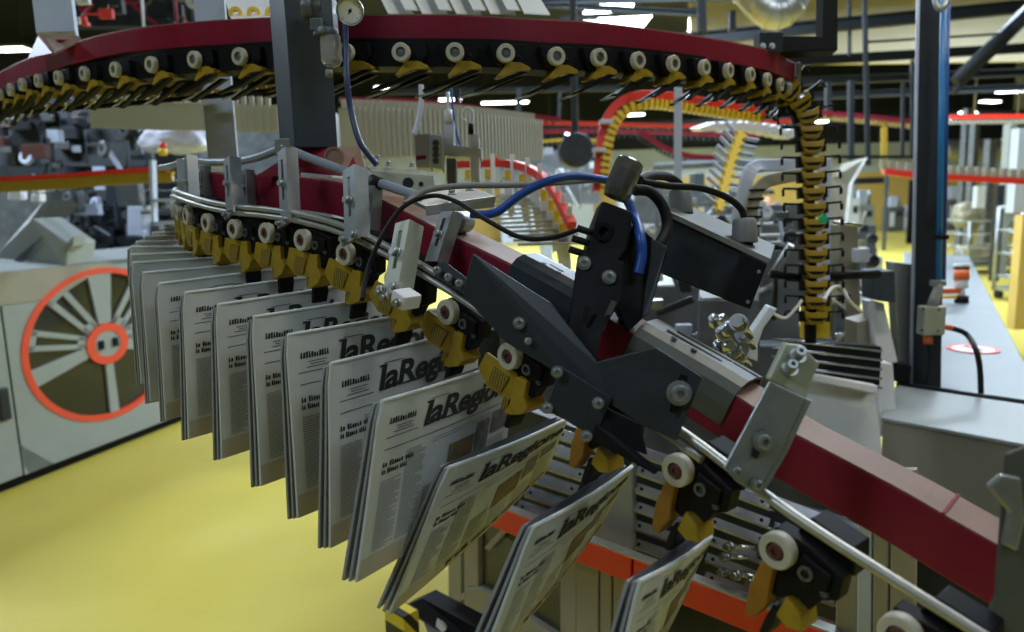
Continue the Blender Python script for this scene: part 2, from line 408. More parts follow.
# tilted bracket with white connector (x 375..425, y 195..300)
slot_bracket(W(404,222,1.04), W(392,290,1.01), .030, 'tilted pale slotted bracket above the white plastic connector block', None, yat(11), 'palegreen')
t = thing('connector_block', 'white plastic connector block on the rail under the tilted bracket', 'connector', W(400,303,.99))
b = MB(); b.box(W(406,299,.985), .026, .03, .020, FR[12][0], FR[12][1], FR[12][2]); b.build('white_housing', 'white', t, bevel=.002)
b = MB(); b.hexbolt(W(385,297,.97), yat(11), .0045, .008); b.build('bolt', 'zinc', t)
b = MB(); b.hexbolt(W(398,303,.965), yat(11), .0045, .008); b.build('bolt', 'zinc', t)
b = MB(); b.hexbolt(W(380,292,.975), yat(11), .004, .008); b.build('bolt', 'zinc', t)
slot_bracket(W(448,212,1.075), W(432,262,1.055), .024, 'zinc bracket across the red beam beside the flat aluminium crosspiece', None, yat(11), foot=False)
# bracket crosspiece on top and round wheel head
t = thing('crosspiece', 'flat pale metal crosspiece plate above beam holding a round adjuster knob', 'bracket', W(440,215,1.10))
b = MB(); b.prism([W(404,196,1.12),(W(470,186,1.20)),W(496,196,1.20),W(425,206,1.12)], (0,0,-.006)); b.build('top_plate', 'zinc', t, bevel=.001)
b = MB(); b.prism([W(425,207,1.118),W(496,197,1.198),W(494,207,1.198),W(426,216,1.118)], (0,.006,0)); b.build('edge_flange', 'zinc', t)
b = MB(); b.cyl(W(456,222,1.09), W(466,222,1.115), .016, n=20); b.cyl(W(450,222,1.075), W(456,222,1.09), .006, n=12); b.build('adjuster_knob', 'zinc', t, bevel=.001)
for px, py in ((420,199),(452,195),(470,191)):
    b = MB(); p = W(px,py,1.14); b.hexbolt(p, (0,0,1), .005, .009); b.build('bolt', 'zinc', t)
# upper clamp assembly right of tube (345..435, 160..200)
t = thing('mounting_plate', 'pale metal mounting plate with round holes beside the grey tube', 'plate', W(400,185,1.26))
b = MB(); b.prism([W(366,166,1.27),W(424,170,1.27),W(434,176,1.24),W(372,171,1.24)], (0,0,-.004)); b.build('top_face', 'palegreen', t)
b = MB(); b.prism([W(372,172,1.238),W(434,177,1.238),W(436,194,1.238),W(404,192,1.238),W(374,180,1.238)], (0,.006,0)); b.build('front_face', 'palegreen', t, bevel=.001)
b = MB(); b.cyl(W(408,183,1.236), W(408,183,1.25), .009, n=20); b.build('hole_bushing', 'darkmach', t)
b = MB(); b.cyl(W(421,184,1.236), W(421,184,1.25), .004, n=14); b.build('hole_bushing', 'darkmach', t)
for px, py in ((389,166),(412,167),(378,160)):
    b = MB(); b.hexbolt(W(px,py,1.255), (0,0,1), .004, .008); b.build('bolt', 'zinc', t)
# red gusset bracket below the post
t = thing('beam_gusset', 'red painted gusset bracket with round hole under the grey post', 'bracket', W(330,165,1.36))
b = MB(); b.prism([W(298,146,1.36),W(352,148,1.36),W(357,170,1.33),W(340,176,1.33),W(296,172,1.36)], (0,.008,0)); b.build('plate', 'red', t, bevel=.001)
b = MB(); b.lathe(W(334,157,1.335), (0,-1,0), [(.0,0),(.014,0),(.014,.002),(.018,.002),(.018,-.002)], 24); b.build('round_hole', 'lit_tan', t)
b = MB(); b.prism([W(256,176,1.36),W(300,148,1.36),W(300,176,1.36)], (0,.007,0)); b.build('side_web', 'red', t)
b = MB(); b.prism([W(338,147,1.34),W(360,147,1.36),W(365,168,1.36),W(345,176,1.33)], (0,.005,0)); b.build('side_plate', 'lit_tan', t)

# big slotted zinc bracket at right (725..815 , 345..495)
nd = -(W(770,420,1)-EYEV).normalized()
t = thing('large_slotted_bracket', 'large zinc slotted bracket with pale bolted head over the red beam right', 'bracket', W(745,485,.69))
def pl(lst, Z, th, m, nm, bev=.001, par=None):
    b = MB(); b.prism([W(x, y, Z) for x, y in lst], fw*th); return b.build(nm, m, par, bevel=bev)
pl([(770,381),(806,398),(782,450),(757,494),(737,482),(724,468)], .700, .004, 'zinc', 'slotted_plate', .001, t)
pl([(786,343),(802,345),(820,364),(814,376),(806,399),(769,379)], .702, .012, 'palegreen', 'clamp_head', .0015, t)
pl([(806,398),(812,401),(788,452),(762,497),(757,494),(782,450)], .702, .022, 'zinc', 'side_flange', .001, t)
b = MB()
for px, py in ((797,357),(789,370)):
    p = W(px,py,.70); b.socketbolt(p, -fw+up*.6, .0052, .013)
b.build('head_bolts', 'zinc', t)
b = MB(); b.prism([W(x,y,.6985) for x, y in ((757,431),(764,429),(768,436),(757,459),(751,456))], -fw*.0006); b.build('slot', 'darkmach', t)
for px, py in ((763,441),): b = MB(); b.socketbolt(W(px,py,.698), -fw, .0068, .008); b.build('slot_bolt', 'zinc', t)
for px, py in ((736,471),(757,484)): b = MB(); b.socketbolt(W(px,py,.697), -fw, .0042, .007); b.build('foot_bolt', 'zinc', t)
# bracket at extreme lower right
t = thing('corner_bracket', 'blurred steel bracket and end plate at the bottom right edge', 'bracket', W(1000,600,.62))
pl([(1006,454),(1030,444),(1062,470),(1070,640),(1030,700),(980,632),(996,596)], .62, .004, 'greenish', 'end_plate', .002, t)
pl([(989,486),(1002,474),(1022,478),(1026,520),(1018,552),(1004,545),(1010,512),(999,500)], .612, .006, 'zinc', 'hook_plate', .002, t)

# ------------------------------------------------ dark plates of the sensing device
PK = .925
t = thing('sensor_mount', 'dark grey bent steel mounting plates bolted across the front of the red beam', 'mounting plate', W(600,400,.90))
def plz(lst, th, m, nm, bev=.0015, par=None):
    b = MB(); b.prism([W(q[0],q[1],q[2]*PK) for q in lst], fw*th); return b.build(nm, m, par, bevel=bev)
plz([(473,253,.985),(551,303,.925),(597,362,.882),(656,347,.84),(703,377,.808),(677,441,.82),(646,427,.842),(610,404,.868),(560,374,.905),(505,342,.955),(462,294,.995)], .006, 'dark', 'main_plate', .0015, t)
plz([(561,366,.895),(612,398,.862),(595,438,.872),(546,409,.905)], .007, 'dark', 'lower_plate', .001, t)
plz([(596,425,.865),(612,432,.855),(660,470,.815),(655,475,.818),(592,440,.868)], .010, 'black', 'lower_bar', .001, t)
plz([(600,405,.875),(640,424,.85),(648,455,.84),(618,446,.86),(596,432,.87)], .03, 'black', 'rear_block', .001, t)
PK = .925
for px, py, Z, r in ((519,323,.94,.0048),(557,372,.893,.0044),(598,403,.866,.0044),(547,408,.90,.0044),(586,436,.87,.0044),(528,341,.93,.003)):
    b = MB(); b.socketbolt(W(px,py,Z*PK-.004), -fw, r, .006); b.build('bolt', 'zinc', t)
PK = 1.0
PQ = .925
b = MB(); b.prism([W(x,y,.818*PQ) for x, y in ((680,374),(688,376),(684,392),(676,414),(669,412),(673,392))], -fw*.0008); b.build('slot', 'black', t)
b = MB(); b.socketbolt(W(679,393,.815*PQ), -fw, .0085, .008); b.build('large_bolt', 'zinc', t)
# small 4-bolt plate
t = thing('splice_plate', 'small grey splice plate with four bolts in a row on the guide rail', 'plate', W(455,285,.97))
plz([(438,263,.985),(446,262,.98),(478,287,.955),(474,301,.955),(434,277,.985)], .004, 'dark', 'plate', .001, t)
for px, py, Z in ((437,270,.978),(448,277,.97),(459,283,.962),(468,290,.955)):
    b = MB(); b.socketbolt(W(px,py,Z-.003), -fw, .0036, .006); b.build('bolt', 'zinc', t)
# curved covers over the beam
def cover(ia, ib, label, m, slots):
    pts = BP[ia:ib+1]; prof = []
    prof = [(-.004,-.012),(-.005,.012),(-.002,.029),(.006,.038),(.020,.043),(.045,.043),(.064,.038),(.068,.02),(.066,.02),(.062,.035),(.045,.040),(.020,.040),(.008,.035),(0,.028),(-.002,.012),(-.001,-.012)]
    t = thing('beam_cover', label, 'cover', pts[0])
    b = MB(); b.sweep(pts, prof); b.build('curved_sheet', m, t)
    T0 = (pts[-1]-pts[0]).normalized(); y = UPZ.cross(T0).normalized(); z = T0.cross(y); L = (pts[-1]-pts[0]).length
    b = MB()
    for s, yy, ln, w in slots:
        c = pts[0]+T0*(L*s)+y*yy+z*.0435
        q = []
        for k in range(7): a = math.pi/2+math.pi*k/6; q.append(c-T0*ln/2+T0*math.cos(a)*w/2+y*math.sin(a)*w/2)
        for k in range(7): a = -math.pi/2+math.pi*k/6; q.append(c+T0*ln/2+T0*math.cos(a)*w/2+y*math.sin(a)*w/2)
        b.prism(q, z*.0006)
    b.build('slots', 'black', t)
    return t
cover(bpt(508), bpt(572), 'grey sheet metal cover wrapped over the red beam, left of sensor', 'dark', [(.45,.030,.022,.003),(.30,.024,.002,.005),(.55,.020,.004,.004)])
cover(bpt(622), bpt(722), 'wide green-grey sheet cover with long slots over beam, right of sensor', 'greenish', [(.45,.030,.075,.004),(.5,.044,.075,.004),(.30,.018,.002,.006),(.5,.018,.002,.006),(.35,.055,.002,.006),(.58,.055,.002,.006),(.9,.044,.03,.004)])
# ------------------------------------------------ sensor head
t = thing('sensor_head', 'black sensor head with smoked translucent cap standing across the beam', 'sensor', W(600,330,.90))
plz([(578,256,.93),(592,248,.93),(624,262,.91),(622,300,.90),(603,330,.89),(596,362,.875),(566,344,.90),(572,300,.915)], .008, 'black', 'front_plate', .0015, t)
plz([(602,200,.94),(634,212,.925),(628,250,.92),(618,262,.915),(586,250,.935),(592,225,.94)], .05, 'black', 'sensor_body', .004, t)
plz([(634,222,.95),(668,250,.93),(650,312,.92),(628,332,.915),(612,300,.92),(622,255,.93)], .03, 'black', 'side_block', .002, t)
plz([(652,238,.925),(667,247,.92),(650,312,.912),(642,318,.915)], .004, 'dark', 'edge_rim', .001, t)
b = MB(); b.lathe(W(615,198,.955), W(632,158,.955)-W(615,198,.955), [(0,0),(.0155,0),(.0165,.004),(.0185,.010),(.0185,.044),(.0175,.050),(.014,.0525),(0,.0525)], 28); b.build('smoked_cap', 'smoke', t)
b = MB(); b.cyl(W(615,198,.955), W(627,170,.955), .012, n=20); b.build('cap_core', 'darkmach', t)
b = MB(); b.lathe(W(603,232,.932), -fw, [(0.006,0),(.012,0),(.012,.006),(.006,.006),(.006,0)], 20); b.build('ring', 'black', t)
for (x, y, Z) in ((584,263,.922),(609,277,.905)):
    b = MB(); b.socketbolt(W(x,y,Z), -fw, .0058, .006); b.build('bolt', 'zinc', t)
b = MB(); b.prism([W(x,y,.893) for x, y in ((585,306),(591,308),(586,324),(581,322))], -fw*.0012); b.build('slot', 'rubber', t)
b = MB(); b.prism([W(x,y,.895) for x, y in ((612,300),(617,302),(604,331),(598,329))], fw*.006); b.build('olive_strip', 'greenish', t)
for (x, y) in ((577,228),(572,238),(569,249)):
    b = MB(); b.cyl(W(x,y,.94), W(x+22,y+7,.94), .0045, n=10); b.build('cable_gland', 'rubber', t)
# ------------------------------------------------ black box behind the beam
t = thing('control_box', 'large black control box with two cable glands tilted behind the beam', 'box', W(720,270,1.12))
cbq = [W(667,213,1.06),W(768,262,1.02),W(750,310,1.02),W(655,272,1.06)]
dvec = (W(700,208,1.16)-W(667,213,1.06))*.75
dvec = V((.035,.085,.012))
b = MB(); b.prism(cbq, dvec); b.build('housing', 'dark', t, bevel=.003)
b = MB(); b.prism([W(666,210,1.055),W(771,259,1.015),W(768,264,1.013),W(664,215,1.053)], dvec*1.04); b.build('lid_rim', 'greenish', t, bevel=.001)
b = MB(); b.prism([W(742,253,1.018),W(766,265,1.010),W(749,309,1.010),W(722,299,1.018)], -fw*.006); b.build('raised_cover', 'black', t, bevel=.001)
for (x, y) in ((759,272),(748,302)):
    b = MB(); b.socketbolt(W(x,y,1.006), -fw, .002, .002); b.build('bolt', 'zinc', t)
for (x, y, Z) in ((681,214,1.10),(745,243,1.05)):
    b = MB(); p = W(x,y,Z); q = W(x-1,y-24,Z); b.tube([p, p+(q-p)*.8, q], .018, 20, .015); b.build('cable_gland', 'greyhose', t, bevel=.001)
# ------------------------------------------------ cables and hoses
def cable(pts, r, m, label, name='cable', cat='cable', n=10):
    b = MB(); b.tube(smooth(WP(pts), 8), r, n); return tag(b.build(name, m), label, cat)
cable([(362,300,1.0),(368,270,1.02),(380,240,1.02),(402,208,1.03),(430,196,1.04),(455,201,1.02),(490,222,.97),(520,237,.95),(550,238,.94),(577,230,.935)], .0032, 'rubber', 'thin black cable looping from the rail over the beam to sensor head')
cable([(405,204,1.05),(425,191,1.07),(460,186,1.08),(520,185,1.09),(580,181,1.1),(618,178,1.12)], .0045, 'greyhose', 'grey hose running behind the blue hose to the smoked cap', 'air_hose', 'hose')
cable([(470,214,1.02),(495,213,1.02),(520,195,1.02),(548,181,1.02),(575,176,1.03),(606,180,1.04)], .0058, 'blue', 'bright blue air hose arching from crosspiece to smoked sensor cap', 'air_hose', 'hose')
cable([(626,198,1.0),(634,215,.96),(640,235,.925),(642,255,.92),(638,274,.918)], .0062, 'blue', 'short blue hose curving down behind the sensor body', 'air_hose', 'hose')
cable([(640,181,1.0),(652,176,1.03),(668,177,1.08),(679,184,1.10),(682,192,1.10)], .0065, 'rubber', 'short thick black cable entering the left gland of control box')
cable([(642,182,.99),(670,186,1.0),(700,188,1.02),(726,197,1.04),(741,209,1.05),(745,222,1.05)], .0048, 'rubber', 'black cable arching to the right gland of control box')
cable([(634,190,.98),(650,192,.985),(663,207,.985),(667,228,.98),(658,246,.96)], .0075, 'rubber', 'thick black cable loop right beside the smoked cap')
# ================================================================= NEWSPAPERS
def text_mesh(txt, bold=.02, shear=.25):
    cu = bpy.data.curves.new('t', 'FONT'); cu.body = txt; cu.size = 1; cu.offset = bold; cu.shear = shear; cu.resolution_u = 4
    cu.space_character = .95
    o = bpy.data.objects.new('t', cu); COL.objects.link(o)
    dg = bpy.context.evaluated_depsgraph_get(); me = o.evaluated_get(dg).to_mesh()
    vs = [v.co.copy() for v in me.vertices]; fs = [list(p.vertices) for p in me.polygons]
    o.evaluated_get(dg).to_mesh_clear(); bpy.data.objects.remove(o); bpy.data.curves.remove(cu)
    x0 = min(v.x for v in vs); x1 = max(v.x for v in vs); y0 = min(v.y for v in vs); y1 = max(v.y for v in vs)
    return [((v.x-x0)/(x1-x0), (v.y-y0)/(y1-y0)) for v in vs], fs
TM_MAST = text_mesh('laRegione', .030, .18)
# slab serifs for the masthead, unit box coordinates
def strokes(words, lean, hts):
    vs, fs = [], []; x = 0; rnd = random.Random(5); tot = sum(words)+len(words)*.8
    for w in words:
        for k in range(w):
            h = rnd.choice(hts); x0, x1 = x+.08, x+.86
            n = len(vs); q = [(x0,0),(x1,0),(x1,h),(x0,h)]
            if rnd.random() < .35: q = [(x0,0),(x1,0),(x1-.3,h),(x0+.1,h)]
            vs += [((px+lean*.35*py)/tot, py) for px, py in q]; fs.append((n,n+1,n+2,n+3)); x += 1
        x += .8
    return vs, fs
TM_BOX = strokes([11], .5, (.7,.9,1)); TM_HEAD = strokes([2,6,4], .1, (.7,.75,1)); TM_STRIP = strokes([2,5,7,3,8,4,6], .5, (.6,.65,.7,1))
PW, PH = .315, .235
def newspaper(TL, TR, BL, BR, nrm, label, detail=2, warm=False, bend=.004):
    """corner points are 3D; nrm = direction the front page faces"""
    t = thing('newspaper', label, 'newspaper', BL, 'folded newspapers hanging in the front conveyor')
    n = nrm.normalized()
    def S(u, v, o=0.0, k=0):
        p = TL*(1-u)*(1-v)+TR*u*(1-v)+BL*(1-u)*v+BR*u*v
        bulge = bend*math.sin(math.pi*u)*(.3+.7*v) + .003*math.sin(3*u+v*2+k)
        return p+n*(bulge+o)
    nu, nv = 12, 8
    for k in range(3):
        off = -.0075*k
        b = MB(); vs = []; th = .0036
        for side in (0, 1):
            for j in range(nv+1):
                for i in range(nu+1):
                    u, v = i/nu, j/nv
                    if j == 0 and i in (0, nu): u = .012 if i == 0 else .988; v = .012
                    tap = .5*(1-abs(2*min(v/.08, 1)-2+1)) if v < .08 else 1
                    oo = (-th*side if v > 0.01 else -th*.5)
                    vs.append(S(u, v, off+oo, k)+ (V((0,0,-.002*k))))
        N = (nu+1)*(nv+1); fs = []
        for j in range(nv):
            for i in range(nu):
                a = j*(nu+1)+i; fs.append((a, a+nu+1, a+nu+2, a+1)); fs.append((N+a, N+a+1, N+a+nu+2, N+a+nu+1))
        for j in range(nv):
            a = j*(nu+1); fs.append((a, N+a, N+a+nu+1, a+nu+1)); a += nu; fs.append((a, a+nu+1, N+a+nu+1, N+a))
        for i in range(nu):
            a = i; fs.append((a, a+1, N+a+1, N+a)); a = nv*(nu+1)+i; fs.append((a, N+a, N+a+1, a+1))
        b.add(vs, fs, False)
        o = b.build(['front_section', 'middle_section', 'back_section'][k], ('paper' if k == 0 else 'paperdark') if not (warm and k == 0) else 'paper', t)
    b = MB(); b.tube([S(.012+.976*i/10, .010, -.0018)+V((0,0,.0005)) for i in range(11)], .0026, 8); b.build('lit_spine_fold', 'spine_lit', t)  # paler tube paints a highlight along the rounded top fold
    E = .0006
    def patch(b, u0, v0, u1, v1, e=E):
        m_ = max(1, int((u1-u0)*10)); q = []
        for i in range(m_+1):
            u = u0+(u1-u0)*i/m_; q += [S(u, v0, e), S(u, v1, e)]
        b.add(q, [(2*i, 2*i+1, 2*i+3, 2*i+2) for i in range(m_)])
    def put(b, tm, u0, v0, u1, v1, e=E):
        b.add([S(u0+(u1-u0)*x, v1+(v0-v1)*y, e) for x, y in tm[0]], tm[1])
    if detail >= 1:
        b = MB()
        put(b, TM_MAST, .265, .085, .985, .275, .001)
        for u, v, w in ((.268,.226,.045),(.272,.090,.035),(.415,.226,.05),(.475,.226,.05),(.84,.226,.04),(.885,.226,.04),(.695,.226,.045)):
            patch(b, u, v-.006, u+w, v+.006, .0012)
        b.build('masthead_print', 'ink', t)
        b = MB(); put(b, TM_BOX, .06, .115, .225, .15)
        for v, a, c in ((.17,.10,.2),(.185,.11,.19),(.20,.09,.21),(.225,.05,.235),(.29,.05,.97),(.075,.30,.42)): patch(b, a, v, c, v+.004)
        put(b, TM_HEAD, .05, .36, .24, .39); put(b, TM_HEAD, .05, .40, .2, .43)
        b.build('headline_print', 'ink', t)
    if detail >= 1:
        b = MB(); rows = 34
        for c0, c1, v0 in ((.05,.165,.47),(.18,.30,.34 if detail > 1 else .47),(.32,.46,.62),(.48,.62,.70),(.64,.78,.70),(.80,.95,.52)):
            v = v0
            while v < .86:
                patch(b, c0, v, c1-random.random()*.05*(random.random() < .4), v+.0045); v += .0128
        for v in (.33,.35): patch(b, .34, v, .9, v+.004)
        b.build('column_print', 'greyink', t)
        b = MB(); patch(b, .47, .42, .665, .68, .0007); b.build('cover_photo', 'photo_print', t)
        b = MB(); patch(b, .68, .36, .79, .60, .0007); patch(b, .81, .33, .955, .48, .0007); b.build('small_photos', 'photo_print2', t)
        b = MB(); patch(b, 0.005, .88, .995, .995, .0005); b.build('bottom_strip', 'paperwarm', t)
        b = MB(); put(b, TM_STRIP, .26, .895, .96, .945, .0012); b.build('strip_print', 'ink', t)
    return t
# TL px, BL px, grip px, grip depth  (far -> near)
NP = [((174,223),None,(200,224),2.05,0),((163,227),None,(198,227),1.97,0),((152,232),None,(196,231),1.88,0),((143,236),None,(196,235),1.79,0),((135,241),None,(198,240),1.70,0),((129,246),None,(202,246),1.62,0),
      ((129,254),None,(207,251),1.54,0),((131,262),(141,384),(214,257),1.47,0),((141,272),(150,402),(227,265),1.405,0),((157,283),(165,420),(246,272),1.35,1),
      ((183,292),(188,439),(270,281),1.295,1),((216,304),(221,459),(301,291),1.24,1),((252,316),(260,486),(336,303),1.18,2),((286,334),(297,518),(373,319),1.12,2),
      ((329,363),(329,548),(413,342),1.06,2),((381,401),(355,582),(460,376),.99,2)]
NN = len(NP)+3
for i, (tl, bl, gr, Zg, det) in enumerate(NP):
    lo, hi = -.2, .98; G = W(gr[0], gr[1], Zg)
    best = None
    for s in range(80):
        rz = .2+.78*s/79; Zl = Zg-PW/2*rz; TL = W(tl[0], tl[1], Zl); e = abs((G-TL).length-PW/2)
        if best is None or e < best[0]: best = (e, TL, Zl)
    TL, Zl = best[1], best[2]
    E_ = (G-TL).normalized()*PW
    if bl is None: BL = TL+V((.004,.0,-PH))
    else: BL = W(bl[0], bl[1], Zl)
    TR = TL+E_; BR = BL+E_
    BL = TL+(BL-TL).normalized()*min((BL-TL).length, PH*1.05); BR = BL+E_
    n = (BL-TL).cross(E_)
    if n.dot(V((.7,-.7,0))) < 0: n = -n
    if i < 7: lab = 'grey folded newspaper seen by its top edge, %s from the far end of the row' % ordn(i)
    else: lab = 'folded newspaper hanging in the row, %s counting from the nearest bottom one' % ordn(NN-1-i)
    newspaper(TL, TR, BL, BR, n, lab, det)
near = [((448,468,.90),(568,419,1.12),(388,614,.92),(550,470,1.19),'tilted folded newspaper before the red guard, third from the nearest'),
        ((533,528,.79),(634,466,.98),(474,676,.80),(606,522,1.06),'tilted folded newspaper with wrinkled page beside cream panel, second from the nearest'),
        ((640,582,.71),(713,536,.87),(600,735,.71),(690,592,.95),'nearest folded newspaper cut off at the bottom edge below the gripper')]
for a, b_, c, d, lab in near:
    TL, TR, BL, BR = W(*a), W(*b_), W(*c), W(*d)
    n = (BL-TL).cross(TR-TL)
    if n.dot(V((.7,-.7,0))) < 0: n = -n
    newspaper(TL, TR, BL, BR, n, lab, 2, True, .006)
# ================================================================= OVERHEAD CONVEYOR
OV = [(-34,116,2.45),(-16,107,2.33),(-6,101,2.28),(2,95,2.22),(13,90,2.14),(25,85,2.06),(41,81,1.98),(61,78,1.89),(87,74,1.80),(118,70,1.71),(154,65,1.63),(197,60,1.56),(242,57,1.50),(294,54,1.45),(347,53,1.42),(402,53,1.40),(455,53,1.40),(505,54,1.41),(555,57,1.44),(597,58,1.48),(636,61,1.53),(671,64,1.59),(702,68,1.66),(726,71,1.74),(748,75,1.82),(765,80,1.90),(778,85,1.98),(788,91,2.06)]
OR = WP(OV); OF = frames(OR); OS = smooth(OR, 4); OSF = frames(OS)
OB = [(-60,110,2.5),(-30,98,2.40),(0,81,2.24),(20,71,2.10),(40,64,1.99),(84,50,1.82),(120,42,1.72),(152,38,1.65),(205,33.5,1.57),(260,31,1.50),(320,29,1.46),(380,28.5,1.43),(450,28.5,1.42),(520,31.5,1.44),(581,34,1.49),(640,40,1.56),(690,46,1.66),(740,54,1.80),(770,61,1.92),(795,72,2.05)]
OBP = smooth(WP(OB), 5)
t = thing('overhead_beam', 'long curved crimson beam of the overhead conveyor arching across the top', 'beam', OBP[50])
b = MB(); b.sweep(OBP, [(0,-.025),(.055,-.025),(.055,.024),(0,.024)]); b.build('red_web', 'red', t, bevel=.002)
b = MB(); b.sweep(OBP, [(0.0005,.024),(.0545,.024),(.0545,.0255),(.0005,.0255)]); b.build('top_lit_face', 'lit_tan', t)
# end cap plate right end
b = MB(); p = W(797,78,2.06); b.box(p+V((.0,.03,-.01)), .012, .09, .10); b.build('end_plate', 'greyhose', t, bevel=.002)
L = []
for p, (tt, y, z) in zip(OS, OSF): L.append(p+y*.035+z*.008)
b = MB(); b.sweep(L, [(-.018,-.030),(.03,-.034),(.03,.022),(-.016,.022)])
tag(b.build('overhead_chain_channel', 'black'), 'black chain channel right under the crimson overhead beam', 'conveyor rail')
def make_overhead_gripper(label, group):
    t = thing('overhead_gripper', label, 'gripper', (0,0,0), group)
    b = MB(); b.lathe((0,-.012,0), (0,1,0), [(.0095,0),(.0160,0),(.0172,.002),(.0172,.011),(.0160,.013),(.0095,.013),(.0095,0)], 22); b.build('roller_tyre', 'cream', t)
    b = MB(); b.lathe((0,-.009,0), (0,1,0), [(0,0),(.004,0),(.0065,.001),(.0095,.001),(.0095,.010),(0,.010)], 16); b.build('roller_hub', 'midmach', t)
    b = MB(); b.prism([(-.030,.004,.020),(.040,.004,.020),(.044,.004,-.004),(.030,.004,-.024),(.004,.004,-.026),(-.018,.004,-.016)], (0,.034,0)); b.socketbolt((.026,.004,-.008), (0,-1,0), .006, .004); b.build('carriage_body', 'black', t, bevel=.001)
    b = MB(); b.prism([(.004,.0,-.014),(.030,.0,-.014),(.048,.0,-.022),(.050,.0,-.028),(.020,.0,-.030),(-.006,.0,-.042),(-.014,.0,-.040),(-.002,.0,-.026)], (0,.040,0)); b.build('yellow_jaw', 'yellow', t, bevel=.001)
    b = MB(); b.prism([(.030,0.002,-.030),(.050,0.002,-.030),(-.010,0.002,-.055),(-.060,-.01,-.072),(-.062,-.01,-.068),(-.014,0.002,-.047)], (0,.012,0)); b.prism([(.030,.03,-.034),(.046,.03,-.036),(-.030,.03,-.066),(-.064,.03,-.080),(-.066,.03,-.076),(-.032,.03,-.060)], (0,.012,0)); b.build('clamping_fingers', 'black', t, bevel=.0008)
    b = MB(); b.tube([(-.010,.02,-.052),(-.045,.02,-.070),(-.078,.02,-.078)], .0022, 6); b.build('steel_tip', 'zinc', t)
    return t
og = None
for i in range(len(OR)):
    lab = 'overhead gripper with cream roller under the crimson beam, %s from the left' % ordn(max(i-3, 0)) if i >= 3 else 'overhead gripper just outside the left edge, %s' % ordn(i)
    if i < 3: continue
    if og is None: og = make_overhead_gripper(lab, 'grippers of the overhead conveyor'); g = og
    else: g = copy_tree(og, lab)
    t_, y, z = OF[i]; basis(g, OR[i], t_, y, z)
# dense fingers of the far run seen under the left part of the beam
def finger_fan(i, p):
    b = MB(); b.tube([p, p+V((-.06,-.02,-.015)), p+V((-.12,-.05,-.02))], .004, 6)
    return b
FAN = smooth(WP([(0,112,2.35),(60,108,2.2),(130,103,2.05),(205,96,1.9),(275,90,1.75)]), 7)
fn = None
for i, p in enumerate(FAN):
    if fn is None:
        fn = thing('open_gripper_finger', 'thin dark open gripper finger under the left part of overhead conveyor', 'gripper finger', p, 'open fingers under the overhead conveyor')
        b = MB(); b.prism([p, p+V((.05,0,.012)), p+V((.055,0,.004)), p+V((-.05,-.03,-.016)), p+V((-.10,-.05,-.018))], (0,.01,.002)); b.build('blade', 'black', fn)
        b = MB(); b.box(p+V((.01,.0,.008)), .02, .02, .008); b.build('yellow_root', 'yellow', fn)
    else:
        g = copy_tree(fn); g.location = p
# descending chain
DC = smooth(WP([(790,92,2.06),(801,104,2.07),(808,118,2.08),(811,136,2.08),(812,170,2.08),(814,220,2.08),(815,270,2.08),(815,345,2.08)]), 8)
def resample(pts, step):
    out = [pts[0]]; acc = 0
    for a, b_ in zip(pts, pts[1:]):
        d = (b_-a).length; s = step-acc
        while s <= d: out.append(a+(b_-a)*(s/d)); s += step
        acc = (acc+d) % step
    return out
DR = resample(DC, .043)
b = MB(); b.tube([p+V((0,.03,0)) for p in DC], .016, 8); tag(b.build('descending_chain', 'black'), 'black chain core dropping vertically at the right end of overhead conveyor', 'chain')
dg_ = None
for i in range(len(DR)-1):
    t_ = (DR[i+1]-DR[i]).normalized(); y = V((0,1,0)); x = y.cross(-t_).normalized(); z = -t_; y = z.cross(x)
    lab = 'yellow V-shaped chain gripper with black side fingers on descending chain, %s from the top' % ordn(i)
    if dg_ is None:
        dg_ = thing('chain_gripper', lab, 'gripper', (0,0,0), 'grippers of the descending chain')
        b = MB(); b.prism([(-.032,-.012,.020),(-.018,-.012,.013),(.018,-.012,.013),(.032,-.012,.020),(.030,-.012,.000),(.018,-.012,-.020),(-.018,-.012,-.020),(-.030,-.012,.000)], (0,.03,0)); b.build('yellow_jaw', 'yellow', dg_, bevel=.002)
        b = MB(); b.prism([(-.028,-.016,-.002),(.028,-.016,-.002),(.012,-.016,-.010),(-.012,-.016,-.010)], (0,.006,0)); b.build('jaw_lip', 'black', dg_, bevel=.001)
        for s in (-1, 1):
            b = MB(); b.obox((s*.030,0,.012), (s*.050,0,.003), (0,.012,0), (0,0,.005)); b.obox((s*.078,0,.014), (s*.005,0,0), (0,.012,0), (0,0,-.018)); b.obox((s*.024,-.004,-.012), (s*.016,0,0), (0,.02,0), (0,0,.030)); b.build('side_finger', 'black', dg_, bevel=.001)
        g = dg_
    else: g = copy_tree(dg_, lab)
    basis(g, DR[i], x, y, z)
# bright block painting in the sunlit yellow links at the bottom of the chain
b = MB(); pts = WP([(815,300,2.13),(815,338,2.13)]);
b.box((pts[0]+pts[1])/2, .075, .03, (pts[0]-pts[1]).length); tag(b.build('lit_links_block', 'bright_yellow', bevel=.003), 'bright yellow block for the sunlit links behind the bottom of the descending chain', 'guard')
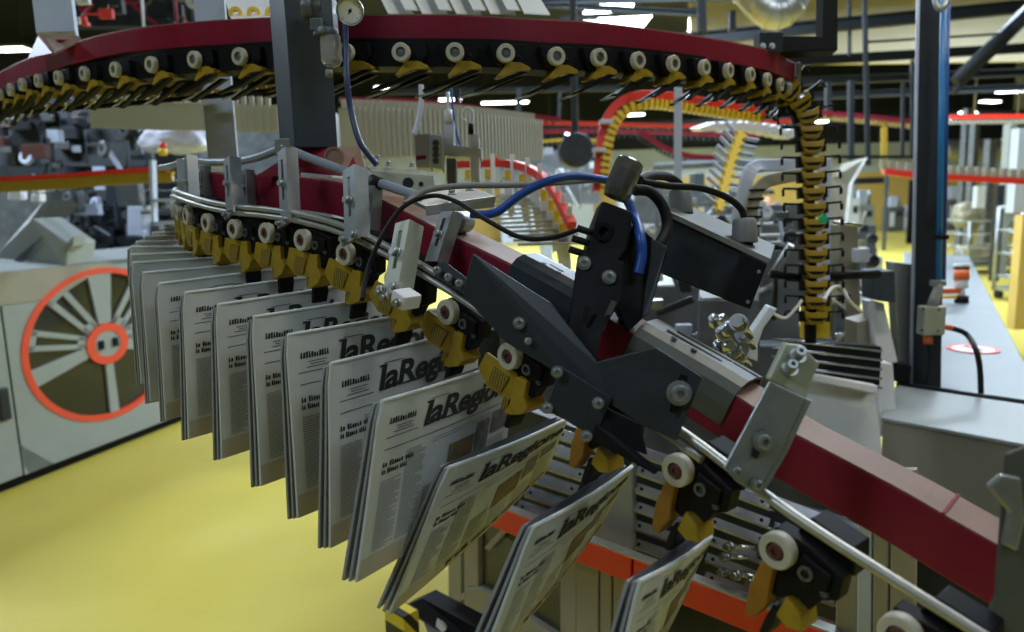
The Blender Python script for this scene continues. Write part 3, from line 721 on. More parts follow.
# papers on top of the overhead conveyor
for i in range(9):
    x = 388+i*17; p = W(x, 14, 1.62); 
    b = MB(); a = W(x+26,15.5,1.70)-p; b_ = W(x-12,-10,1.80)-p
    b.obox(p+V((0,0,.008*(i % 2))), a, b_, V((0,.001,.003)))
    tag(b.build('flat_newspaper', 'paper'), 'newspaper lying on the belt above the crimson beam, %s from left' % ordn(i), 'newspaper', 'newspapers lying above the crimson beam')
for i in range(4):
    x = 232+i*20; p = W(x, 21-i*.8, 1.70)
    b = MB(); b.obox(p, W(x+26,19,1.72)-p, W(x-8,-2,1.95)-p, V((0,.001,.003)))
    tag(b.build('flat_newspaper', 'white'), 'bright newspaper between light post and grey post above the beam, %s from left' % ordn(i), 'newspaper', 'bright newspapers left of the grey post')
for i in range(4):
    x = 236+i*18; p = W(x, 13, 1.75)
    b = MB(); b.lathe(p+V((0,0,-.004)), (0.2,-1,.1), [(.007,0),(.016,0),(.016,.012),(.007,.012),(.007,0)], 14); b.box(p+V((0,.01,-.02)), .014, .02, .035)
    tag(b.build('yellow_clip', 'bright_yellow', bevel=.001), 'bright yellow ring clip above the beam left of the grey post, %s from left' % ordn(i), 'clip', 'yellow ring clips above the beam')
# ================================================================= POSTS
def vpost(corners, z0, z1, name, label, m, mside=None, bev=.002):
    b = MB(); q = [V((c.x, c.y, z0)) for c in corners]; b.prism(q, (0,0,z1-z0)); o = b.build(name, m, bevel=bev); tag(o, label, 'post'); return o
A_, B_, C_ = W(295,147,1.325), W(338,147,1.37), W(280,147,1.41)
vpost([C_, A_, B_, B_+(C_-A_)], W(320,148,1.36).z, 3.6, 'support_post', 'large dark blue-grey steel post carrying the pressure gauge', 'greypost')
c = W(222,150,2.05); vpost([W(207,150,2.0), W(237,150,2.0), W(238,150,2.12), W(208,150,2.12)], W(220,166,2.0).z, 4.6, 'light_post', 'light grey-blue post passing behind the crimson beam, left of the dark post', 'postlight')
vpost([W(37,40,1.95), W(76,38,1.95), W(79,38,2.07), W(40,40,2.07)], W(55,37,2.0).z, 4.6, 'light_post', 'light grey-blue hanger post standing on the crimson beam at far left', 'postlight')
t = thing('post_foot', 'pink-red triangular gusset foot with hole joining left post to the beam', 'bracket', W(55,50,1.9))
b = MB(); b.prism([W(38,36,1.94),W(77,38,1.94),W(82,41,1.84),W(52,56,1.84)], (0,0,.006)); b.build('top_plate', 'lit_tan', t)
b = MB(); b.prism([W(38,36,1.93),W(28,58,1.93),W(52,53,1.83)], (0,.006,0)); b.build('side_web', 'red', t)
b = MB(); b.lathe(W(63,41,1.88), (0,-.3,1), [(0,.0),(.012,0),(.012,.004),(.015,.004),(.015,0)], 20); b.build('hole_ring', 'red', t)
vpost([W(90,150,8.2), W(103,150,8.2), W(103,150,8.4), W(90,150,8.4)], 0, W(95,125,8.2).z, 'light_post', 'short blurred grey post behind the left far conveyor', 'postlight')
vpost([W(674,120,3.3), W(682,120,3.3), W(682,120,3.34), W(674,120,3.34)], 0, W(678,88,3.3).z, 'steel_pole', 'slim round-topped steel pole under the yellow conveyor in the middle', 'postlight')
# regulator on the post
t = thing('pressure_regulator', 'air pressure regulator with round white gauge and clear bowl on dark post', 'regulator', W(330,60,1.25))
gc = W(350,11,1.235); gd = (EYEV-gc).normalized()
b = MB(); b.lathe(gc+gd*-.012, gd, [(0,0),(.0215,0),(.0225,.003),(.0225,.016),(.020,.018),(.0195,.014)], 36); b.build('gauge_case', 'black', t)
b = MB(); b.lathe(gc, gd, [(0,.001),(.0197,.001)], 36); b.build('gauge_dial', 'dialwhite', t)
b = MB(); b.lathe(gc, gd, [(.0197,.0055),(.0217,.0065),(.0225,.004)], 36); b.build('gauge_bezel', 'zinc', t)
b = MB(); ux = gd.cross(UPZ).normalized()*-1; uy = ux.cross(gd).normalized()*-1
ux = rt; uy = up
for k in range(9):
    a = math.radians(225-k*33.75); d1 = ux*math.cos(a)+uy*math.sin(a); d2 = d1.cross(gd); p = gc+gd*.0016
    b.prism([p+d1*.0150+d2*.0004, p+d1*.0150-d2*.0004, p+d1*.0178-d2*.0004, p+d1*.0178+d2*.0004], gd*.0003)
a = math.radians(65); d1 = ux*math.cos(a)+uy*math.sin(a); d2 = d1.cross(gd); p = gc+gd*.002
b.prism([p-d1*.006+d2*.0012, p-d1*.006-d2*.0012, p+d1*.015], gd*.0003); b.lathe(p, gd, [(0,.001),(.003,.001),(.003,0)], 14)
b.build('gauge_needle_and_ticks', 'ink', t)
b = MB(); b.box(W(325,16,1.28), .035, .04, .055); b.cyl(W(303,8,1.27), W(322,8,1.27), .015, n=20); b.cyl(W(303,8,1.26), W(312,8,1.26), .019, n=16); b.box(W(318,26,1.26), .020, .03, .02); b.cyl(W(326,30,1.26), W(326,38,1.26), .021, n=20); b.build('regulator_body', 'midmach', t, bevel=.002)
b = MB(); p = W(330,36,1.26); b.lathe(p, (0,0,-1), [(.0175,0),(.0175,.040),(.014,.047),(.006,.050),(0,.050)], 28); b.build('clear_bowl', 'bowl', t)
b = MB(); b.cyl(W(330,40,1.26), W(330,58,1.26), .009, n=16); b.cyl(W(329,70,1.26), W(329,77,1.26), .006, n=12); b.build('bowl_core', 'greyhose', t)
cable([(345,24,1.24),(346,50,1.24),(347,80,1.23),(351,110,1.23),(359,140,1.22),(368,154,1.22),(377,165,1.22)], .0050, 'navy', 'dark blue air hose hanging from gauge down to the mounting plate', 'air_hose', 'hose')
# right tall post on the machine
base = PZ(926,384,1.0)
Zp = depth_of(base)
c0, c1 = PZ(911,384,1.0), PZ(941,388,1.0)
wv = c1-c0
T0, T1 = W(919,-60,Zp*.985), W(948,-60,Zp*.985)
T0.z = T1.z = (T0.z+T1.z)/2
pv_ = V((.05,.10,0)); b = MB(); b.add([c0, c1, c1+pv_, c0+pv_, T0, T1, T1+pv_, T0+pv_], [(0,3,2,1),(4,5,6,7),(0,1,5,4),(1,2,6,5),(2,3,7,6),(3,0,4,7)]); tag(b.build('machine_post', 'dark', bevel=.002), 'tall dark anthracite post standing on the white machine at right', 'post')
b = MB(); b.tube([c0+V((-.002,-.004,0)), T0+V((-.002,-.004,0))], .006, 6); tag(b.build('post_edge_strip', 'postlight'), 'bright edge strip along the left side of the dark right post', 'strip')
Zq = Zp-.02
def rodpx(x0,y0,x1,y1,Z0,Z1,r,m,nm,label,cat):
    b = MB(); b.cyl(W(x0,y0,Z0), W(x1,y1,Z1), r, n=14); return tag(b.build(nm, m), label, cat)
rodpx(944,-40,939,279,Zq-.12,Zq-.06,.0095,'bluepipe','blue_pipe','blue plastic pipe running down the right side of dark post, left one','pipe')
rodpx(949,-40,944,285,Zq-.10,Zq-.04,.006,'blue','blue_pipe','thin darker blue pipe beside the blue pipe on the dark post, right one','pipe')
t = thing('pipe_clip', 'black clip holding the blue pipes to the dark post', 'clip', W(941,238,Zq)); b = MB(); b.box(W(941,237,Zq-.08), .034, .04, .016); b.build('clip_body', 'black', t, bevel=.002)
b = MB(); b.tube(smooth(WP([(934,-20,Zq-.15),(935,0,Zq-.16),(940,9,Zq-.17),(946,4,Zq-.16),(949,-20,Zq-.15)]), 6), .009, 12); tag(b.build('hose_loop', 'zinc'), 'silver hose loop hanging at the top of blue pipe', 'hose')
t = thing('junction_box', 'grey square junction box with clear fitting on the dark post', 'box', W(931,332,Zq-.06))
b = MB(); b.box(W(931,320,Zq-.06), .075, .05, .10); b.build('housing', 'palegreen', t, bevel=.004)
b = MB()
for x, y in ((923,309),(939,310),(922,330),(938,331)): b.cyl(W(x,y,Zq-.085), W(x,y,Zq-.092), .004, n=10)
b.build('cover_screws', 'darkmach', t)
b = MB(); b.tube(WP([(933,306,Zq-.06),(935,298,Zq-.06),(938,290,Zq-.06),(938,281,Zq-.06)]), .020, 16, .015); b.build('top_fitting', 'bowl', t)
b = MB(); b.box(W(938,283,Zq-.06), .045, .03, .02); b.build('fitting_nut', 'zinc', t, bevel=.003)
b = MB(); b.cyl(W(928,336,Zq-.05), W(928,344,Zq-.05), .015, n=14); b.build('orange_gland', 'orange', t)
b = MB(); b.cyl(W(944,327,Zq-.06), W(952,328,Zq-.06), .010, n=14); b.build('orange_ring', 'orange', t)
e = PZ(981,397,1.0); eZ = depth_of(e)
cable([(945,327,Zq-.06),(958,330,Zq-.06),(968,336,Zq-.05),(976,350,eZ),(980,370,eZ),(981,397,eZ)], .009, 'rubber', 'black cable arching from junction box down to the white machine top')
cable([(928,344,Zq-.05),(930,360,Zq-.05),(926,384,Zq-.04)], .004, 'rubber', 'thin black cable hanging from the orange gland down the dark post')
# ================================================================= RIGHT WHITE MACHINE
def poly_block(name, label, cat, pts, z0, z1, m, bev=.004):
    """footprint given as image points lying on height z1"""
    b = MB(); q = [PZ(x, y, z1) for x, y in pts]; b.prism([V((p.x,p.y,z1)) for p in q], (0,0,z0-z1)); o = b.build(name, m, bevel=bev)
    if label: tag(o, label, cat)
    return o
t = thing('conveyor_table', 'white-grey machine table with flat metal top beside the dark right post', 'machine', PZ(950,400,0))
def pb(nm, pts, z0, z1, m, par=t, bev=.004):
    b = MB(); b.prism([PZ(x, y, z1) for x, y in pts], (0,0,z0-z1)); return b.build(nm, m, par, bevel=bev)
pb('front_top', [(897,386),(1030,406),(1060,455),(1024,446),(883,419)], .0, 1.0, 'panel')
pb('front_top_plate', [(896,385),(1031,405),(1062,454),(1024,444),(881,417)], .995, 1.008, 'machine')
pb('rear_top', [(905,253),(968,257),(1040,395),(1030,404),(897,385)], .0, .99, 'machine')
pb('rear_top_plate', [(904,252),(969,256),(1042,396),(1030,403),(896,384)], .985, 1.0, 'tablegrey')
b = MB(); b.tube([PZ(898,386,1.0)+V((0,0,.01)), PZ(1030,406,1.0)+V((0,0,.01))], .007, 8); b.build('dark_edge_seam', 'dark', t)
# prohibition sign, flat on the table
t = thing('prohibition_sign', 'round red and white no-pushing prohibition sticker on the machine table', 'sign', PZ(973,349,1.003))
sc_ = PZ(973,349,1.002); sr = (PZ(996,353,1.002)-PZ(951,345,1.002)).length/2
b = MB(); b.lathe(sc_, UPZ, [(0,.001),(sr*.98,.001),(sr*.98,0)], 40); b.build('white_disc', 'white', t)
b = MB(); b.lathe(sc_, UPZ, [(sr*.80,.001),(sr*.80,.002),(sr,.002),(sr,.0)], 40); b.build('red_ring', 'signal_red', t)
d = (PZ(990,358,1.002)-PZ(956,341,1.002)).normalized(); n_ = UPZ.cross(d)
b = MB(); b.obox(sc_-d*sr*.85-n_*sr*.08+V((0,0,.0015)), d*sr*1.7, n_*sr*.16, V((0,0,.001))); b.build('red_slash', 'signal_red', t)
b = MB(); d = (PZ(992,353,1.002)-PZ(955,346,1.002)).normalized(); n_ = UPZ.cross(d); b.obox(sc_-d*sr*.55+V((0,0,.0012)), d*sr*.7, n_*sr*.16, V((0,0,.0008))); b.prism([sc_+d*sr*.1+n_*sr*.3+V((0,0,.0012)), sc_+d*sr*.1-n_*sr*.1+V((0,0,.0012)), sc_+d*sr*.5+n_*sr*.05+V((0,0,.0012))], (0,0,.0008)); b.build('pictogram', 'ink', t)
# warning post
t = thing('warning_post', 'short red white and orange striped warning post at the far end of table', 'post', PZ(962,303,1.0))
p = PZ(962,303,1.0); Zw = depth_of(p)
hgt = [(303,296,'black','base_disc',.024),(296,288,'white','white_band',.012),(288,280,'white','lower_white_band',.022),(280,270,'orange','orange_band',.026),(270,267,'black','black_band',.026),(267,264,'white','top_band',.026)]
for y0, y1, m, nm, r in hgt:
    b = MB(); b.cyl(W(961.5,y0,Zw), W(961.5,y1,Zw), r*Zw/3.3*1.2, n=16); b.build(nm, m, t)
b = MB(); b.box(W(951,291,Zw), .11, .03, .03); b.build('side_arm', 'orange', t)
b = MB(); b.box(W(948,297,Zw), .16, .03, .02); b.build('yellow_base_bar', 'bright_yellow', t)
# white uprights and boxes left of the post
def pvert(name, label, cat, pts, Z, th, m, bev=.003, par=None):
    b = MB(); q = [W(x, y, Z) for x, y in pts]; b.prism(q, V((fw.x, fw.y, 0))*th); o = b.build(name, m, par, bevel=bev)
    if par is None: tag(o, label, cat)
    return o
pvert('white_upright', 'white machine side rail with long dark gap, left of the grey post', 'machine rail', [(875,303),(884,303),(898,362),(884,365),(877,362)], 2.55, .1, 'white')
pvert('white_upright', 'white upright with oval hole below the dark gap at table corner', 'machine rail', [(876,362),(893,364),(898,436),(880,437)], 2.35, .1, 'white')
pvert('grey_cover', 'sloping pale grey cover plate between grey box and dark post', 'cover', [(893,262),(913,264),(911,368),(900,362),(896,305)], 2.75, .06, 'machine')
pvert('grey_box', 'small blue-grey rectangular box on the machine left of the dark post', 'box', [(877,272),(895,271),(896,303),(878,301)], 2.5, .12, 'greypost')
pvert('black_recess', 'black recess block at the foot of the dark post', 'machine part', [(891,362),(912,366),(910,384),(893,381)], 2.62, .1, 'black')
pvert('white_panel', 'white flat machine panel below the glass rods', 'panel', [(790,372),(874,389),(881,436),(884,480),(790,440)], 2.2, .05, 'white')
pvert('white_panel', 'long white rail directly under the glass rods', 'machine rail', [(800,372),(878,386),(877,394),(812,381)], 2.15, .03, 'white')
for k in range(5):
    y = 343+k*8.5
    rodpx(772,y-4,882,y+8+k*.8,2.15,2.2,.0038,'steel','steel_rod','horizontal steel guide rod right of the descending chain, %s from the top' % ordn(k),'rod')
pvert('black_backing', 'black backing plate behind the horizontal steel rods', 'machine part', [(790,340),(882,347),(880,386),(800,374)], 2.28, .04, 'black')
pvert('curved_white_arm', 'curved white machine arm left of the descending chain bottom', 'machine part', [(770,306),(778,309),(764,328),(758,345),(758,362),(744,356),(750,335)], 1.5, .03, 'machine2')
pvert('beige_block', 'beige rectangular machine block behind the rods', 'machine part', [(857,322),(874,318),(874,352),(857,350)], 2.6, .1, 'panel')
pvert('brown_box', 'brown-grey shadowed machine column right of the descending chain', 'machine part', [(840,225),(858,225),(862,345),(838,345)], 3.0, .15, 'wrap')
pvert('blue_grey_plate', 'long blue-grey punched plate right behind the descending chain', 'plate', [(818,158),(832,158),(830,300),(819,300)], 2.25, .01, 'postlight')
for k in range(7):
    b = MB(); p = W(824,182+k*17,2.24); b.cyl(p, p-fw*.004, .006, n=10); tag(b.build('plate_bolt', 'darkmach'), 'small dark bolt in the punched blue-grey plate, %s from the top' % ordn(k), 'bolt')
# curved grey arch frame behind the chain
AR = smooth(WP([(734,236,2.5),(742,200,2.5),(750,172,2.5),(765,166,2.55),(800,165,2.6)]), 6)
b = MB(); b.sweep(AR, [(-.02,-.03),(.02,-.03),(.02,.03),(-.02,.03)], ref=V((.2,1,0)).normalized()); tag(b.build('arch_frame', 'postlight', bevel=.004), 'grey-blue arched machine frame left of the descending chain', 'frame')
AR = smooth(WP([(750,238,2.45),(752,205,2.45),(762,185,2.45),(780,178,2.45),(806,174,2.5)]), 6)
b = MB(); b.sweep(AR, [(-.02,-.02),(.02,-.02),(.02,.02),(-.02,.02)], ref=V((.2,1,0)).normalized()); tag(b.build('arch_frame', 'wrap', bevel=.004), 'inner brown arched guide with dark lugs left of the descending chain', 'frame')
for k in range(7):
    p = W(757-(k*1.1), 190+k*9, 2.43); b = MB(); b.box(p, .05, .01, .008); tag(b.build('guide_lug', 'black'), 'dark lug on the inner arched guide, %s from the top' % ordn(k), 'lug', 'lugs on the arched guide')
# second chain of white and yellow links
SC = smooth(WP([(741,136,2.7),(733,158,2.65),(727,180,2.6),(722,200,2.55),(718,222,2.5)]), 6)
SR = resample(SC, .038)
lk = None
for i in range(len(SR)-1):
    t_ = (SR[i+1]-SR[i]).normalized(); z = -t_; x = V((0,1,0)).cross(z).normalized(); y = z.cross(x)
    lab = 'yellow and pale blue chain link on the slanting rear chain, %s from the top' % ordn(i)
    if lk is None:
        lk = thing('chain_link', lab, 'chain link', (0,0,0), 'links of the slanting rear chain')
        b = MB(); b.prism([(-.024,0,.020),(.024,0,.020),(.010,0,-.004),(.008,0,-.018),(-.008,0,-.018),(-.010,0,-.004)], (0,.02,0)); b.build('yellow_clip', 'bright_yellow', lk)
        for s in (-1, 1):
            b = MB(); b.obox((s*.022,0,.006), (s*.045,0,.02), (0,.015,0), (0,0,.008)); b.build('pale_finger', 'postlight', lk)
        g = lk
    else: g = copy_tree(lk, lab)
    basis(g, SR[i], x, y, z)
rodpx(832,222,862,226,2.2,2.25,.006,'steel','sensor_rod','short steel rod pointing right from the green cap','rod')
b = MB(); p = W(822,219,2.0); b.cyl(p, p+V((0,-.012,0)), .011, n=16); tag(b.build('green_cap', 'green'), 'small round green indicator cap beside the descending chain', 'indicator')
rodpx(771,274,800,277,2.1,2.1,.012,'black','black_cylinder','black cylinder rod left of the descending chain','cylinder')
rodpx(826,276,878,274,2.3,2.4,.014,'black','black_cylinder','long black cylinder from chain to grey box','cylinder')
rodpx(776,270,774,320,2.2,2.2,.008,'darkmach','black_rod','vertical dark rod left of the descending chain','rod')
cable([(824,300,2.0),(832,288,2.05),(842,288,2.1),(850,302,2.1),(862,312,2.2)], .005, 'white', 'thin white cable curling right of the descending chain')
cable([(770,312,2.0),(785,318,2.0),(796,308,2.0),(802,300,2.0)], .004, 'white', 'thin white cable curling left of the descending chain')
# ================================================================= LOWER CENTRE MACHINE
G0, G1 = PZ(484,503,.86), PZ(800,624,.86)
gd_ = (G1-G0); GL = gd_.length; gx = gd_.normalized(); gy = UPZ.cross(gx).normalized()
if gy.y < 0: gy = -gy
def GP(px, py, back=0.0):
    """point on the vertical machine face (offset back metres behind the red guard)"""
    d = W(px, py, 1)-EYEV; o = G0+gy*back
    return EYEV+d*((o-EYEV).dot(gy)/d.dot(gy))
gh = .062
t = thing('red_guard_rail', 'bright red guard rail with a joint crossing the lower machine', 'guard rail', G0+V((0,0,-gh)))
jn = GP(632,577)
s_j = (jn-G0).dot(gx)
for a, c_ in ((0, s_j-.004),(s_j+.004, GL+.25)):
    b = MB(); b.obox(G0+gx*a+V((0,0,-gh)), gx*(c_-a), gy*.035, V((0,0,gh))); b.build('rail_section', 'signal_red', t, bevel=.003)
b = MB(); b.obox(G0+gy*.004+V((0,0,0)), gx*(GL+.25), gy*.028, V((0,0,.005))); b.build('steel_top_strip', 'rail', t)
b = MB(); p = jn+V((0,0,.02))+gy*.03; b.box(p, .02, .012, .035, gx, gy, UPZ); b.build('blue_latch', 'bluepipe', t, bevel=.002)
def fpanel(name, label, pts, back, th, m, par=None, bev=.003, cat='panel'):
    b = MB(); b.prism([GP(x, y, back) for x, y in pts], gy*th); o = b.build(name, m, par, bevel=bev)
    if par is None and label: tag(o, label, cat)
    return o
fpanel('cream_panel', 'putty coloured vertical machine panel left of the joint in red rail', [(576,560),(598,566),(598,660),(576,660)], .06, .02, 'panel')
fpanel('cream_panel', 'narrow putty coloured panel strip under the red rail joint', [(600,560),(611,564),(611,668),(600,668)], .06, .02, 'panel')
fpanel('cream_panel', 'wide putty coloured panel right of the red rail joint', [(613,562),(640,570),(640,668),(613,668)], .06, .02, 'panel')
fpanel('upper_panel', 'pale tapering sheet panel between the two steel slat drums', [(604,500),(632,462),(632,566),(606,558),(600,540)], .10, .02, 'machine')
fpanel('upper_panel', 'narrow putty panel left part between the steel slat drums', [(590,515),(603,502),(603,558),(590,552)], .11, .02, 'panel')
for k, (x0, x1, m) in enumerate(((858,872,'postlight'),(874,889,'panel'),(891,915,'panel'))):
    fpanel('vertical_panel', 'tall vertical machine panel under the beam at lower right, %s from left' % ordn(k), [(x0,470),(x1,470),(x1-2,680),(x0-2,680)], .0, .02, m)
fpanel('vertical_panel', 'putty panel behind the lower right gripper beside the slats', [(836,560),(857,560),(856,700),(834,700)], .02, .02, 'panel')
t = thing('window_frame', 'putty coloured machine door frame with dark tinted window, lower centre', 'machine door', GP(470,640,.06))
fpanel('left_stile', None, [(448,520),(461,528),(461,690),(448,690)], .06, .03, 'panel', t)
fpanel('inner_stile', None, [(464,536),(478,536),(478,600),(470,690),(464,690)], .055, .03, 'panel', t)
fpanel('bottom_rail', None, [(466,588),(480,588),(560,640),(560,664),(466,612)], .05, .03, 'panel', t)
fpanel('right_stile', None, [(560,552),(576,556),(576,700),(560,700)], .06, .03, 'panel', t)
fpanel('window_pane', None, [(476,510),(562,545),(562,660),(476,600)], .075, .006, 'pane', t, 0)
for k, (a, b_, c_, d) in enumerate(((484,560,520,545),(455,605,473,588))):  # solid pale bars stand in for highlights on the pane
    fpanel('window_highlight_bar', 'pale yellow bar drawn as a highlight on the tinted machine window, %s' % ('upper' if k == 0 else 'lower'), [(a,c_+28),(a+26,c_),(a+31,c_+3),(a+5,c_+31)] if k == 0 else [(454,601),(471,585),(475,588),(458,604)], .055, .012, 'panel', None, .001, 'bar')
t = thing('machine_foot', 'black machine edge with hazard-striped end block at bottom centre', 'machine part', PZ(400,620,.55))
b = MB(); p = W(402,622,2.0); b.box(p, .085, .05, .085, gx, gy, UPZ); b.build('hazard_block', 'hazard', t, bevel=.002)
b = MB(); b.prism([W(400,608,2.02),W(422,598,2.04),W(500,640,1.9),W(496,660,1.9),W(440,632,1.95)], (.03,.08,-.02)); b.build('black_channel', 'black', t, bevel=.002)
b = MB(); b.prism([W(424,622,2.0),W(436,616,2.0),W(446,630,1.95),W(430,640,1.95)], (0,.02,0)); b.build('putty_tab', 'panel', t)
# machine body behind
b = MB(); b.obox(G0+gy*.5+gx*.0, gx*(GL+.6), gy*.05, V((0,0,-.86))); tag(b.build('machine_interior', 'darkmach'), 'dark interior back wall of the lower centre machine', 'machine part')
# slatted steel drums
def slats(x0, y0, x1, y1, n, dx, dy, skew, back, label):
    base = None
    for k in range(n):
        px, py = x0+(x1-x0)*k/(n-1), y0+(y1-y0)*k/(n-1)
        p = GP(px, py, back); q = GP(px+dx, py+dy, back); v = (q-p); L = v.length
        vx = v.normalized()
        t = thing('steel_slat', label % ordn(k), 'slat', p, label.split(',')[0]+' slats')
        b = MB(); h = L*skew
        w_ = (UPZ*-.85+gy*-.5).normalized()
        b.obox(p, vx*L, w_*h, w_.cross(vx).normalized()*.004); b.build('bright_plate', 'steel', t, bevel=.001)
        b = MB(); b.obox(p+w_*h, vx*L, gy*h*1.2+UPZ*-.01, V((0,0,-.004))); b.build('folded_lip', 'zinc', t)
        for s in (.12, .88):
            b = MB(); c = p+vx*L*s+w_*h*.5-w_.cross(vx).normalized()*(-.0045)
            b.cyl(c, c+w_.cross(vx).normalized()*.0015, .004, n=8)
            b.build('rivet', 'black', t)
slats(560,428,520,500,6,44,14,.19,.12,'polished steel slat of the left drum, %s from the top')
slats(640,446,634,556,7,52,18,.16,.12,'polished steel slat of the middle drum, %s from the top')
slats(712,478,706,590,7,60,22,.14,.10,'polished steel slat of the right drum, %s from the top')
slats(775,496,776,600,5,60,22,.15,.12,'polished steel slat of the far right drum, %s from the top')
b = MB(); b.obox(GP(500,400,.22), GP(880,540,.22)-GP(500,400,.22), gy*.03, V((0,0,-.45))); tag(b.build('drum_backing', 'darkmach'), 'dark curved backing behind the polished steel slats', 'machine part')
random.seed(3)
for k in range(14):
    x, y = 700+random.random()*100, 545+random.random()*50
    p = GP(x, y, .03); b = MB(); b.hexbolt(p, -gy+UPZ*.3, .008, .02); b.cyl(p, p+gx*.04+gy*.03, .005, n=8)
    tag(b.build('steel_linkage', 'steel'), 'small shiny steel linkage bolt above the red rail among the slats', 'bolt', 'shiny linkages above the red rail')
for k in range(10):
    x, y = 700+random.random()*45, 320+random.random()*35
    p = W(x, y, 1.3+random.random()*.2); b = MB(); b.hexbolt(p, V((random.uniform(-1,1),-1,.4)), .012, .03); b.cyl(p, p+V((.03,.03,-.03)), .007, n=8)
    tag(b.build('steel_linkage', 'steel'), 'shiny steel linkage behind the slotted cover, left of the white arm', 'bolt', 'shiny linkages left of the white arm')
t = thing('inner_machine', 'pale machine framework of plates seen between the beam and rear drum', 'machine', W(780,420,2.5))
for k, (pts, Z, m) in enumerate([([(700,300),(760,300),(760,360),(700,360)],2.6,'midmach'),([(560,380),(760,430),(760,520),(560,470)],2.7,'midmach'),([(760,250),(800,250),(800,340),(760,340)],2.7,'midmach')]):
    b = MB(); b.prism([W(x,y,Z) for x, y in pts], fw*.04); b.build('back_plate', m, t, bevel=.003)
LK = 1.0
# ================================================================= HALL
XL, XR, YB, YF, HC = -14.0, 21.0, 32.0, -4.0, 6.8
def sbox(name, x0, x1, y0, y1, z0, z1, m):
    b = MB(); b.obox((x0,y0,z0), (x1-x0,0,0), (0,y1-y0,0), (0,0,z1-z0)); return struct(b.build(name, m, rel=False))
sbox('floor', XL, XR, YF, YB, -.1, 0, 'floor')
sbox('ceiling', XL, XR, YF, YB, HC, HC+.1, 'ceiling')
sbox('wall_back', XL, XR, YB, YB+.1, 0, HC, 'wallgreen')
sbox('wall_left', XL-.1, XL, YF, YB, 0, HC, 'darkmach')
sbox('trim_4', XL, XR, YB-.08, YB, 3.5, HC, 'girder')
sbox('trim_5', XL, XR, YB-4, YB-3.6, 4.0, 4.3, 'girder')
sbox('wall_right', XR, XR+.1, YF, YB, 0, HC, 'wallgreen')
sbox('wall_front', XL, XR, YF-.1, YF, 0, HC, 'wallgreen')
sbox('trim_3', XL, XR, YF, YF+.05, 0, 3, 'darkmach')
sbox('trim_1', -2.0, XR, YB-.06, YB, 0, 2.3, 'wallyellow')
# beige wall section high at right
b = MB(); q = [W(690,-75,13),W(1100,-75,12),W(1100,60,12),W(690,66,13)]; b.prism([V((p.x,p.y,min(p.z,HC))) for p in q], (0,.1,0))
struct(b.build('wall_upper', 'beige'))
def girder(x0, y0, Z0, x1, y1, Z1, hpx, label, m='girder', name='trim_2', cat='girder'):
    a, c = W(x0,y0,Z0), W(x1,y1,Z1); zz = (a.z+c.z)/2; h = hpx/FPX*(Z0+Z1)/2
    b = MB(); d = (c-a); n = UPZ.cross(d).normalized()*h*.6
    b.obox(a-n/2-V((0,0,h/2)), d, n, V((0,0,h))); b.obox(a-n*.9+V((0,0,h*.42)), d, n*1.8, V((0,0,h*.12))); b.obox(a-n*.9-V((0,0,h*.54)), d, n*1.8, V((0,0,h*.12)))
    o = b.build(name, m)
    if cat == 'girder': return struct(o)
    return tag(o, label, cat)
GR = [(560,52,9,1060,3,9,11,'thick dark girder highest across the beige wall at upper right'),
      (770,63,9.5,1060,46,9.5,8,'dark girder second from the top at upper right'),
      (790,82,10,1060,71,10,7,'dark girder third from the top at upper right'),
      (800,97,10.5,1060,86,10.5,6,'dark girder fourth from the top at upper right'),
      (520,2,8,740,-3,8,6,'dark girder at the top edge left of the round duct'),
      (430,-2,8,700,14,8,5,'sloping dark girder right above the ceiling lamps'),
      (560,18,10,700,10,10,4,'thin dark girder near the square ceiling lamps'),
      (380,92,12,620,88,12,5,'dark ceiling girder behind the overhead grippers, centre')]
for g_ in GR: girder(*g_[:7], g_[7])
def strut(x0, y0, x1, y1, Z, wpx, label, m='girder'):
    a, c = W(x0,y0,Z), W(x1,y1,Z); r = wpx/FPX*Z/2
    b = MB(); b.prism([a-rt*r, a+rt*r, c+rt*r, c-rt*r], fw*r*2); return tag(b.build('hanger_strut', m), label, 'strut')
ST = [(865,-20,869,165,6,4,'dark vertical hanger left of right post with pipe junction'),(829,82,829,116,9,5,'short dark vertical strut above the yellow rear conveyor, leftmost'),
      (852,80,852,160,8,5,'dark vertical strut second left of the right post'),(904,82,903,157,8,3,'thin dark vertical strut nearest left of right post'),(913,60,913,157,8,3,'thin dark strut touching the right post edge'),
      (702,-10,703,30,6,8,'dark blue column top behind the beam near the ceiling'),(733,10,733,30,7,6,'short dark strut on the beige panel'),(519,88,518,118,8,5,'dark vertical strut above the red rear rails, left'),
      (560,92,559,118,8,3,'dark vertical strut above red rear rails, right'),(457,88,457,120,6,6,'dark vertical strut behind the white valve assembly'),(850,-10,850,55,9,3,'pale brown pipe up the beige wall')]
for s in ST: strut(*s)
girder(833,157,7,925,157,7,3,'thin dark horizontal pipe joining the struts left of right post', name='horizontal_pipe', cat='pipe')
girder(868,42,7,1000,34,7,2,'thin dark pipe with fittings crossing behind the right post', name='horizontal_pipe', cat='pipe')
b = MB(); a, c = W(955,82,8), W(1030,8,8); b.tube([a, c], .07, 4); b.tube([a+V((0,0,-.1)), c+V((.0,0,-.1))], .03, 4); tag(b.build('diagonal_brace', 'girder'), 'diagonal brace rising to the upper right corner', 'brace')
